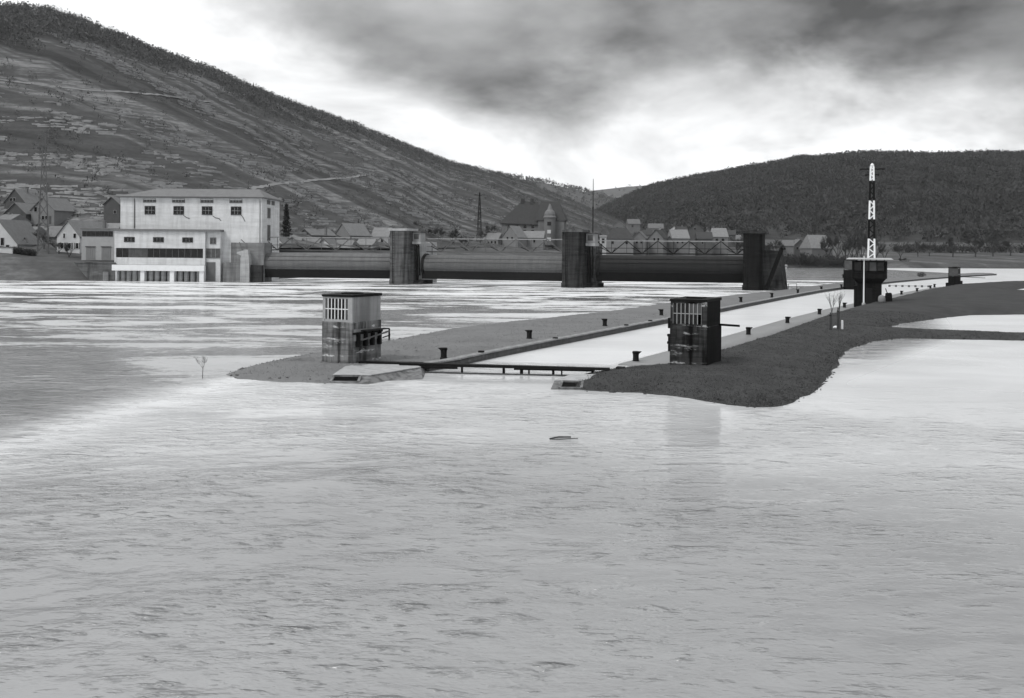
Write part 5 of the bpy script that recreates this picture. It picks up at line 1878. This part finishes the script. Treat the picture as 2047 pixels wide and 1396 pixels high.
def house(label, x0, x1, yb, ye, yr, d, depth, gable, wall, roof, wins=(), chim=(), rot=0.0, cat='house', hip=0.0, name='house', ext=4.0, door=None, dormer=None, over=0.35):
    """x0..x1 width, yb base, ye eaves, yr ridge in photo pixels at distance d; gable True: gable end faces the river"""
    k = d / F
    q = PD((x0 + x1) / 2, yb, d)
    W = (x1 - x0) * k
    zE = ZD((x0 + x1) / 2, ye, d) - q.z
    zR = ZD((x0 + x1) / 2, yr, d) - q.z
    t = thing(name, label, cat, (q.x, q.y, q.z), rot)
    h = W / 2
    w_ = MB()
    if gable:
        w_.hexa([(-h, 0, -ext), (h, 0, -ext), (h, depth, -ext), (-h, depth, -ext)], [(-h, 0, zE), (h, 0, zE), (h, depth, zE), (-h, depth, zE)])
        w_.add([(-h, 0, zE), (h, 0, zE), (0, 0, zR - 0.1), (-h, depth, zE), (h, depth, zE), (0, depth, zR - 0.1)], [(0, 1, 2), (3, 5, 4)])
        w_.build('wall', wall, t)
        th = 0.22
        sl = (zR - zE) / h
        for s_ in (-1, 1):
            MB().hexa([(0, -over, zR), (s_ * (h + over), -over, zE - sl * over), (s_ * (h + over), depth + over, zE - sl * over), (0, depth + over, zR)],
                      [(0, -over, zR + th), (s_ * (h + over), -over, zE - sl * over + th), (s_ * (h + over), depth + over, zE - sl * over + th), (0, depth + over, zR + th)]).build('roof', roof, t)
    else:
        w_.hexa([(-h, 0, -ext), (h, 0, -ext), (h, depth, -ext), (-h, depth, -ext)], [(-h, 0, zE), (h, 0, zE), (h, depth, zE), (-h, depth, zE)])
        if hip == 0:
            w_.add([(-h, 0, zE), (-h, depth, zE), (-h, depth / 2, zR - 0.1), (h, 0, zE), (h, depth, zE), (h, depth / 2, zR - 0.1)], [(0, 2, 1), (3, 4, 5)])
        w_.build('wall', wall, t)
        o_ = over
        hh_ = hip * W / 2
        r_ = MB()
        e_ = [(-h - o_, -o_, zE - 0.1), (h + o_, -o_, zE - 0.1), (h + o_, depth + o_, zE - 0.1), (-h - o_, depth + o_, zE - 0.1)]
        up_ = [(a, b, c + 0.2) for a, b, c in e_]
        r_.hexa(e_, up_)
        r_.add(up_ + [(-h - o_ + hh_, depth / 2, zR + 0.1), (h + o_ - hh_, depth / 2, zR + 0.1)], [(0, 1, 5, 4), (1, 2, 5), (2, 3, 4, 5), (3, 0, 4)])
        r_.build('roof', roof, t)
    for wx in wins:
        a, b, c, e2_ = wx[:4]
        xa, xb = (a - (x0 + x1) / 2) * k, (b - (x0 + x1) / 2) * k
        za, zb = ZD((x0 + x1) / 2, e2_, d) - q.z, ZD((x0 + x1) / 2, c, d) - q.z
        f = MB().box(xa - 0.1, xb + 0.1, -0.10, 0.02, za - 0.1, zb + 0.1).build('window', M[wx[4]] if len(wx) > 4 else M['frame_soft'], t)
        MB().box(xa, xb, -0.13, -0.105, za, zb).build('pane', M['glass'], f)
        if len(wx) > 5:
            ws = (xb - xa) * 0.55
            for sx_ in (xa - 0.12 - ws, xb + 0.12):
                MB().box(sx_, sx_ + ws, -0.14, -0.02, za - 0.05, zb + 0.05).build('shutter', M['shutter'], f)
    for cxx, cy_, top in chim:
        xx = (cxx - (x0 + x1) / 2) * k
        zt2 = ZD((x0 + x1) / 2, top, d) - q.z
        ch = MB().box(xx - 0.35, xx + 0.35, cy_ - 0.35, cy_ + 0.35, zE, zt2).build('chimney', M['roof_mid'], t)
        MB().box(xx - 0.42, xx + 0.42, cy_ - 0.42, cy_ + 0.42, zt2, zt2 + 0.15).build('chimney_cap', M['house_grey'], ch)
    if door:
        a, b, c = door
        xa, xb = (a - (x0 + x1) / 2) * k, (b - (x0 + x1) / 2) * k
        MB().box(xa, xb, -0.08, 0.02, 0, ZD((x0 + x1) / 2, c, d) - q.z).build('door', M['house_dark'], t)
    if dormer:
        for (a, b, c, e2_, m_) in dormer:
            xa, xb = (a - (x0 + x1) / 2) * k, (b - (x0 + x1) / 2) * k
            za, zb = ZD((x0 + x1) / 2, e2_, d) - q.z, ZD((x0 + x1) / 2, c, d) - q.z
            dm = MB().hexa([(xa, 0.3, za), (xb, 0.3, za), (xb, depth / 2, za), (xa, depth / 2, za)], [(xa, 0.3, zb), (xb, 0.3, zb), (xb, depth / 2, zb), (xa, depth / 2, zb)]).build('dormer', m_, t)
            MB().hexa([(xa - 0.25, 0.1, zb), (xb + 0.25, 0.1, zb), (xb + 0.25, depth / 2, zb), (xa - 0.25, depth / 2, zb)],
                      [((xa + xb) / 2 - 0.1, 0.1, zb + 0.8), ((xa + xb) / 2 + 0.1, 0.1, zb + 0.8), ((xa + xb) / 2 + 0.1, depth / 2, zb + 0.8), ((xa + xb) / 2 - 0.1, depth / 2, zb + 0.8)]).build('dormer_roof', roof, dm)
            MB().box(xa + 0.25, xb - 0.25, 0.24, 0.3, za + 0.3, zb - 0.15).build('pane', M['glass'], dm)
    return t


GW, PW_, GY, DK = M['house_white'], M['house_pale'], M['house_grey'], M['house_dark']
RL, RM, RD = M['roof_light'], M['roof_mid'], M['roof_dark']
# left cluster
house('dark timber gabled house highest in the cluster left of the pylon', 3, 56, 432, 405, 378, 335, 12, True, DK, RM, [(18, 23, 396, 402), (26, 31, 396, 402)], [(36, 4, 376)], R(-18))
house('low dark gabled house below the highest timber house', 6, 54, 445, 427, 406, 322, 10, True, DK, RM, [(20, 24, 428, 435)], (), R(-10))
house('grey gabled house behind the lattice pylon', 58, 112, 448, 420, 396, 322, 11, True, GY, RM, [(66, 72, 414, 423), (76, 80, 416, 424), (92, 97, 432, 439), (84, 89, 432, 439)], (), R(-14), door=(100, 105, 432))
house('white villa with grey hipped roof alone on the slope', 131, 186, 412, 396, 372, 352, 10, False, GW, RM, [(139, 150, 399, 406), (157, 165, 399, 407)], [(178, 4, 372)], R(6), hip=0.35)
house('small dark shed with one sloped roof beside the power station', 206, 240, 432, 408, 394, 305, 8, True, DK, RM, [(228, 233, 421, 427)], (), R(-10), 'shed', name='shed')
house('large white gabled house at the edge behind the boundary wall', -44, 36, 496, 487, 440, 272, 14, True, GW, RM, [(2, 8, 476, 490), (13, 19, 490, 495)], (), R(-4))
house('pale house with a white dormer and tall windows', 18, 63, 494, 466, 453, 286, 9, False, PW_, RM, [(26, 30, 471, 484), (37, 41, 471, 484), (50, 54, 471, 484)], (), R(-3), dormer=[(33, 46, 449, 464, M['house_pale'])], door=(50, 54, 486))
house('low grey roofed house left of the shuttered house', 70, 126, 498, 474, 452, 292, 9, False, GY, RM, [(96, 101, 480, 488)], [(80, 4, 447)], R(2))
house('white gabled house with shuttered windows beside the garage', 109, 163, 512, 472, 442, 272, 15, True, GW, RL, [(119.5, 125.5, 486, 497, 'white', 1), (137, 143, 486, 497, 'white', 1), (155, 160.5, 486, 497, 'white', 1), (125, 129, 467, 476, 'white'), (149, 155, 467, 476, 'white'), (153, 160, 508, 512)], [(180, 7, 440)], R(-16))
house('long grey roof behind the twin garage', 160, 232, 500, 462, 446, 284, 8, False, GY, RL, (), [(182, 2.5, 443)], R(-4))
# garage annex
k = 258 / F
q = PD(195, 522, 258)
gar = thing('garage', 'flat roofed garage with two grey doors and a dark window band', 'garage', (q.x, q.y, q.z), R(-3))
gx = lambda px: (px - 195) * k
gz_ = lambda py: (522 - py) * k
MB().box(gx(162), gx(229), 0, 9, -6, gz_(459)).build('wall', M['house_pale'], gar)
MB().box(gx(160), gx(230), -0.3, 9.2, gz_(459), gz_(456.5)).build('roof', RM, gar)
bnd = MB().box(gx(163), gx(226), -0.08, 0.02, gz_(473), gz_(462)).build('window_band', M['steel'], gar)
for i in range(7):
    MB().box(gx(163) + 0.1 + i * 1.13, gx(163) + 1.13 + i * 1.13, -0.12, -0.085, gz_(472.3), gz_(462.7)).build('pane', M['glass'], bnd)
for a, b in ((171, 190), (203, 222)):
    dr = MB().box(gx(a), gx(b), -0.06, 0.02, 0.1, gz_(494)).build('garage_door', M['door_grey'], gar)
    for i in range(4):
        MB().box(gx(a) + 0.08 + i * 0.59, gx(a) + 0.6 + i * 0.59, -0.1, -0.065, 0.2, gz_(495)).build('door_board', M['door_grey'], dr)
    MB().box(gx(a) - 0.1, gx(b) + 0.1, -0.25, 0.02, gz_(494), gz_(492.5)).build('lintel', M['house_dark'], gar)
# quay wall under the garage
q = PD(160, 562, 243)
qw = thing('quay_wall', 'dark stained quay wall below the garage', 'wall', (q.x, q.y, 0), R(-2))
MB().hexa([(3.0, 0, -1), (8.2, 0, -1), (8.2, 8, -1), (0.0, 8, -1)], [(-1.5, 0.4, 4.15), (8.2, 0.4, 4.15), (8.2, 12, 4.15), (-4.5, 12, 4.15)]).build('wall', M['dark_wall'], qw)
MB().box(-1.6, 8.2, 0.2, 0.9, 4.153, 4.4).build('coping', M['dark_wall'], qw)
MB().box(5.7, 6.9, -0.5, 0.3, -1, 2.2).build('buttress', M['abut'], qw)
# boundary wall
q = PD(12, 507, 256)
bwl = thing('boundary_wall', 'low white boundary wall before the large white gable', 'wall', (q.x, q.y, q.z - 1))
MB().box(-8, 1.6, 0, 0.35, -1, 2.3).build('wall', M['house_white'], bwl)
MB().box(-8, 1.65, -0.06, 0.41, 2.303, 2.42).build('coping', M['pale_conc'], bwl)

# village row behind the first gate
house('dark gabled house beside the conifer', 568, 612, 492, 466, 452, 380, 10, True, GY, RM, [(578, 583, 470, 476)], (), R(-22))
house('house with a dark gable under the vineyard', 592, 626, 495, 470, 458, 372, 14, True, DK, RM, (), [(640, 5, 456)], R(-28))
house('tall gabled house with one pale bright roof slope', 664, 704, 500, 470, 447, 392, 12, True, GY, RL, [(690, 693, 476, 482)], (), R(-32))
house('pale half hidden house left of the first pier', 742, 776, 492, 474, 455, 402, 10, False, PW_, RL, [(750, 754, 478, 484), (762, 766, 478, 484)], (), R(-8))
house('white end house nearest the abutment behind the walkway', 544, 566, 510, 486, 476, 322, 9, True, GW, RM, [(551, 555, 490, 497)], (), R(-12))
house('low grey roofed cottage behind the first walkway', 570, 596, 508, 490, 476, 345, 8, False, PW_, RM, [(576, 580, 494, 500)], (), R(-6))
house('second grey roofed cottage behind the first walkway', 600, 634, 508, 490, 477, 350, 9, False, GY, RM, [(606, 610, 494, 500), (620, 624, 494, 500)], (), R(-6))
house('white gabled cottage between the grey cottages', 638, 660, 508, 490, 478, 352, 9, True, GW, RM, [(646, 650, 494, 500)], (), R(-10))
house('long pale cottage behind the first walkway', 668, 702, 508, 492, 480, 360, 9, False, PW_, RM, [(675, 679, 496, 502), (690, 694, 496, 502)], (), R(-6))
house('pale cottage close beside the first pier', 712, 745, 506, 490, 478, 366, 9, False, PW_, RL, [(720, 724, 494, 500)], (), R(-6))

# mansion
D_ = 560
k = D_ / F
q = PD(1042, 490, D_)
man = thing('mansion', 'great dark roofed mansion with a round capped tower above the weir', 'mansion', (q.x, q.y, q.z), R(-8))
mx_ = lambda px: (px - 1042) * k
mz_ = lambda py: (490 - py) * k
MB().box(mx_(1002), mx_(1082), 0, 14, -6, mz_(447)).build('wall', M['house_dim'], man)
r_ = MB()
e_ = [(mx_(998), -0.8, mz_(446)), (mx_(1087), -0.8, mz_(449)), (mx_(1087), 15, mz_(449)), (mx_(998), 15, mz_(446))]
r_.hexa([(a, b, c - 0.4) for a, b, c in e_], e_)
r_.add(e_ + [(mx_(1039), 7, mz_(401)), (mx_(1072), 7, mz_(403))], [(0, 1, 5, 4), (1, 2, 5), (2, 3, 4, 5), (3, 0, 4)])
r_.build('roof', RD, man)
MB().hexa([(mx_(1076), -1.5, -6), (mx_(1128), -1.5, -6), (mx_(1128), 12, -6), (mx_(1076), 12, -6)], [(mx_(1076), -1.5, mz_(440)), (mx_(1128), -1.5, mz_(440)), (mx_(1128), 12, mz_(440)), (mx_(1076), 12, mz_(440))]).build('wing_wall', M['house_dim'], man)
MB().add([(mx_(1072), -2, mz_(441)), (mx_(1132), -2, mz_(441)), (mx_(1132), 12.5, mz_(441)), (mx_(1072), 12.5, mz_(441)), (mx_(1078), 5, mz_(402)), (mx_(1116), 5, mz_(402))],
         [(0, 1, 5, 4), (1, 2, 5), (2, 3, 4, 5), (3, 0, 4), (0, 3, 2, 1)]).build('wing_roof', RD, man)
tw = MB()
tw.lathe([(11.5 * k, 0), (11.5 * k, mz_(436))], 14)
two = tw.build('tower', M['house_dim'], man)
two.location = (mx_(1100), -3.0, 0)
cp_ = MB().lathe([(13 * k, mz_(436)), (13 * k, mz_(434)), (11 * k, mz_(432)), (11 * k, mz_(428)), (9 * k, mz_(423)), (5.5 * k, mz_(420)), (4.5 * k, mz_(417)), (3.2 * k, mz_(413)), (0.3, mz_(408))], 14).build('tower_cap', M['roof_mid'], two)
for zc2 in (447, 463, 478):
    MB().box(-1, 1, -11.5 * k - 0.1, -11.5 * k + 0.4, mz_(zc2 + 4), mz_(zc2 - 3)).build('window', M['house_white'] if zc2 != 447 else M['glass'], two)
for a in (1041, 1060):
    c_ = MB().box(mx_(a) - 0.9, mx_(a) + 0.9, 6, 8, mz_(410), mz_(396)).build('chimney', RD, man)
for a in (1014, 1030, 1046, 1062):
    MB().box(mx_(a), mx_(a) + 1.6, -0.12, 0.02, mz_(470), mz_(460)).build('window', M['glass'], man)
    MB().box(mx_(a), mx_(a) + 1.6, -0.12, 0.02, mz_(456), mz_(450)).build('window', M['glass'], man)
house('pale roofed gabled wing house before the mansion', 1002, 1036, 492, 474, 452, 520, 12, True, GY, RL, [(1012, 1016, 474, 480), (1022, 1026, 474, 480)], (), R(-24))
house('long pale roofed outbuilding below the mansion', 1040, 1086, 492, 476, 462, 530, 10, False, GY, RL, [(1050, 1054, 479, 485), (1066, 1070, 479, 485)], (), R(-8))

DIM, RD2 = M['house_dim'], M['roof_dim']
# right row
house('white framed guard hut between the middle pier and the dark hipped house', 1199, 1212, 494, 474, 471, 330, 3, False, PW_, RM, [(1203, 1208, 477, 486)], (), R(-5), 'hut', name='guard_hut', over=0.15)
house('large house with a dark hipped roof behind the black gate', 1213, 1266, 496, 478, 455, 480, 12, False, GY, RD, [(1222, 1227, 481, 488), (1250, 1255, 481, 488)], (), R(-5), hip=0.55)
house('pale gabled house right of the dark hipped roof', 1264, 1290, 498, 476, 463, 490, 10, True, DIM, RD2, [(1271, 1275, 480, 487), (1280, 1284, 480, 487)], (), R(-15))
house('house with dark roof and pale gable behind the black gate', 1296, 1326, 498, 476, 460, 495, 12, True, DIM, RD, [(1306, 1310, 476, 483), (1314, 1318, 476, 483)], [(1302, 4, 459)], R(-22))
house('house with a broad pale roof in the right village row', 1344, 1378, 498, 477, 459, 505, 11, False, DIM, RL, [(1352, 1356, 481, 487), (1362, 1366, 481, 487)], (), R(4))
house('dark gabled house standing higher in the right village row', 1377, 1406, 475, 459, 447, 640, 12, True, DK, RD, [(1387, 1391, 455, 460)], (), R(-12))
house('dark house with white eaves in the right village row', 1394, 1424, 500, 478, 464, 510, 10, False, DK, RD, [(1402, 1406, 482, 488)], (), R(-4))
house('pale roofed house with dark eaves near the lock end pier', 1422, 1455, 500, 474, 456, 520, 10, False, DIM, RL, [(1430, 1436, 477, 485), (1442, 1448, 477, 485)], [(1428, 5, 453)], R(-6), hip=0.2)
house('low dark barn in the right village row', 1330, 1346, 498, 482, 472, 500, 8, True, DK, RM, (), (), R(-10), 'barn', name='barn')
house('pale barn with a broad light roof beyond the lock end pier', 1620, 1667, 508, 497, 470, 560, 12, False, DIM, RL, [(1642, 1647, 486, 491, 'house_dark'), (1650, 1656, 499, 504)], (), R(16), 'barn', name='barn', hip=0.15)
house('dim pale cottage beyond the lock end pier', 1561, 1586, 505, 492, 480, 560, 8, False, DIM, RD2, [(1567, 1571, 495, 500)], (), R(-10))
house('white hut at the far waterline beyond the lock end pier', 1557, 1573, 540, 533, 529.5, 515, 4, False, GW, RL, [(1562, 1565, 534, 537)], (), R(-5), 'hut', name='hut', ext=2.0)
house('far pale house at the foot of the wooded spur', 1225, 1248, 462, 452, 442, 800, 10, True, DIM, RD2, [(1232, 1236, 454, 458)], (), R(-10))
house('far pale house high above the dark hipped roof', 1256, 1280, 458, 448, 438, 860, 10, False, DIM, RD2, [(1262, 1266, 450, 454)], (), R(5))
house('far light roofed house right of the wooded spur foot', 1296, 1326, 468, 457, 447, 880, 10, False, DIM, RD2, [(1305, 1309, 460, 464)], (), R(-5))
house('far white house among the valley trees', 1338, 1356, 470, 461, 453, 900, 10, True, GW, RM, [(1344, 1348, 462, 466)], (), R(-14))
house('far low pale house behind the right village row', 1460, 1482, 490, 479, 470, 700, 10, False, DIM, RD2, [(1466, 1470, 482, 486)], (), R(-5))
for k_, (x0_, x1_, yb_, ye_, yr_, d_, g_, wl_, rl_, lb_) in enumerate([
    (1236, 1254, 486, 470, 458, 600, True, DK, RD, 'dark gable peeping over the dark hipped roof'),
    (1284, 1304, 488, 470, 460, 620, False, DIM, RD, 'dark roofed house between the pale gable and the dark roofed house'),
    (1312, 1334, 482, 468, 457, 660, True, DK, RD2, 'dim gabled house behind the low dark barn'),
    (1356, 1376, 478, 463, 453, 700, False, DIM, RD, 'dark roof standing behind the broad pale roof'),
    (1406, 1422, 484, 468, 457, 640, True, GY, RD, 'narrow gabled house left of the pale roof with dark eaves'),
    (1440, 1470, 482, 470, 460, 660, False, DK, RD, 'long dark roof behind the pale roof with dark eaves'),
    (1588, 1612, 503, 490, 479, 580, True, DK, RD2, 'dark gabled shed left of the pale barn'),
    (1132, 1158, 492, 470, 455, 540, True, GY, RD, 'dark gabled house between the mansion and the middle pier'),
    (970, 996, 492, 478, 466, 520, False, GY, RM, 'low grey house left of the mansion'),
    (628, 652, 486, 470, 459, 430, False, GY, RM, 'grey roofed house between the dark gable and the pale roof slope'),
    (716, 740, 482, 468, 457, 440, True, GY, RD, 'dark roofed gable right of the pale roof slope'),
    (140, 166, 440, 428, 416, 330, False, GY, RM, 'low grey outbuilding under the white villa'),
    (-20, 16, 462, 446, 428, 300, False, GY, RM, 'grey roofed house at the left edge above the large white gable'),
]):
    wn_ = [(x0_ + (x1_ - x0_) * f_ - 1.6, x0_ + (x1_ - x0_) * f_ + 1.6, ye_ + 4, ye_ + 9) for f_ in ((0.3, 0.7) if k_ % 2 else (0.22, 0.5, 0.78))]
    house(lb_, x0_, x1_, yb_, ye_, yr_, d_, 10, g_, wl_, rl_, wn_, [(x0_ + (x1_ - x0_) * (0.3 + 0.1 * (k_ % 4)), 5, yr_ - 3)], R(-18 + 9 * (k_ % 4)))
# chapel
q = PD(1879, 482, 900)
ch = thing('chapel', 'tiny white chapel with a spire under the forest hill', 'chapel', (q.x, q.y, q.z))
MB().box(-5.5, 0.5, 0, 7, -5, 2.0).build('nave', M['house_pale'], ch)
MB().add([(-5.8, -0.3, 2), (0.7, -0.3, 2), (0.7, 7.3, 2), (-5.8, 7.3, 2), (-5.8, 3.5, 4.8), (0.7, 3.5, 4.8)], [(0, 1, 5, 4), (2, 3, 4, 5), (0, 4, 3), (1, 2, 5), (0, 3, 2, 1)]).build('roof', RM, ch)
MB().box(0.6, 3.4, 2, 5, -5, 5.0).build('tower', M['white'], ch)
MB().hexa([(0.6, 2, 5), (3.4, 2, 5), (3.4, 5, 5), (0.6, 5, 5)], [(1.9, 3.4, 9.5), (2.1, 3.4, 9.5), (2.1, 3.6, 9.5), (1.9, 3.6, 9.5)]).build('spire', M['house_white'], ch)

# ------------------------------------------------------------------ pylons and masts


def pylon(label, px, yb, yt, d, base, arms, m, wd):
    k = d / F
    q = PD(px, yb, d)
    t = thing('lattice_pylon', label, 'pylon', (q.x, q.y, q.z - 1), R(20))
    H = (yb - yt) * k + 1
    for a in (-1, 1):
        for b in (-1, 1):
            MB().bar((a * base, b * base, -1), (a * 0.15, b * 0.15, H), wd).build('leg', m, t)
    n = 11
    br_ = MB()
    for i in range(n):
        z0, z1 = H * i / n, H * (i + 1) / n
        r0, r1 = base * (1 - i / n) + 0.15, base * (1 - (i + 1) / n) + 0.15
        for b in (-1, 1):
            br_.bar((-r0, b * r0, z0), (r1, b * r1, z1), wd * 0.5)
            br_.bar((r0, b * r0, z0), (-r1, b * r1, z1), wd * 0.5)
            br_.bar((b * r0, -r0, z0), (b * r1, r1, z1), wd * 0.5)
    tag(br_.build('bracing', m, t), kind='stuff')
    for f_, L in arms:
        MB().bar((-L, 0, H * f_), (L, 0, H * f_), wd * 1.2).build('crossarm', m, t)
    return t


pylon('tall grey lattice pylon among the left hand houses', 86, 522, 262, 268, 1.5, [(0.97, 1.6), (0.88, 2.2)], M['steel'], 0.17)
pylon('thin dark lattice pylon on the slope behind the middle walkway', 958, 485, 385, 520, 1.2, [(0.95, 3.0)], M['iron'], 0.2)
q = PD(1185, 478, 450)
t = thing('tall_pole', 'tall thin black pole against the bright valley sky', 'pole', (q.x, q.y, q.z - 2))
H = (478 - 358) * 450 / F + 2
MB().tube((0, 0, -2), (0, 0, H * 0.55), 0.30, 0.24, 8).build('lower_shaft', M['iron'], t)
MB().tube((0, 0, H * 0.55), (0, 0, H), 0.22, 0.12, 8).build('upper_shaft', M['iron'], t)
MB().tube((0, 0, H * 0.53), (0, 0, H * 0.57), 0.34, 0.34, 8).build('collar', M['iron'], t)

# ------------------------------------------------------------------ driftwood
q = P(1127, 878)
dw = thing('driftwood', 'bent dark branch drifting on the open water', 'driftwood', (q.x, q.y, 0.0), 0.1)
MB().tube((-0.62, 0.05, 0.02), (-0.2, 0.22, 0.05), 0.025, 0.04, 7).tube((-0.2, 0.22, 0.05), (0.35, 0.2, 0.05), 0.04, 0.035, 7).build('branch', M['bark'], dw)
MB().tube((-0.62, 0.03, 0.0), (-0.15, -0.16, 0.03), 0.02, 0.025, 6).tube((-0.15, -0.16, 0.03), (0.62, -0.05, 0.04), 0.025, 0.02, 6).build('side_branch', M['bark'], dw)

# ------------------------------------------------------------------ thin valley haze
me = bpy.data.meshes.new('haze')
b_ = MB().box(-2800, 4200, -420, 7400, -4.0, 420)
me.from_pydata(b_.v, [], b_.f)
hzm = bpy.data.materials.new('valley_haze')
hzm.use_nodes = True
hn = hzm.node_tree.nodes
hn.clear()
pv = hn.new('ShaderNodeVolumePrincipled')
pv.inputs['Color'].default_value = (0.97, 0.99, 1.0, 1)
pv.inputs['Density'].default_value = 0.000035
ho_ = hn.new('ShaderNodeOutputMaterial')
hzm.node_tree.links.new(pv.outputs[0], ho_.inputs['Volume'])
me.materials.append(hzm)
ho = bpy.data.objects.new('haze', me)
col.objects.link(ho)
tag(ho, 'thin even haze over the valley', kind='stuff')
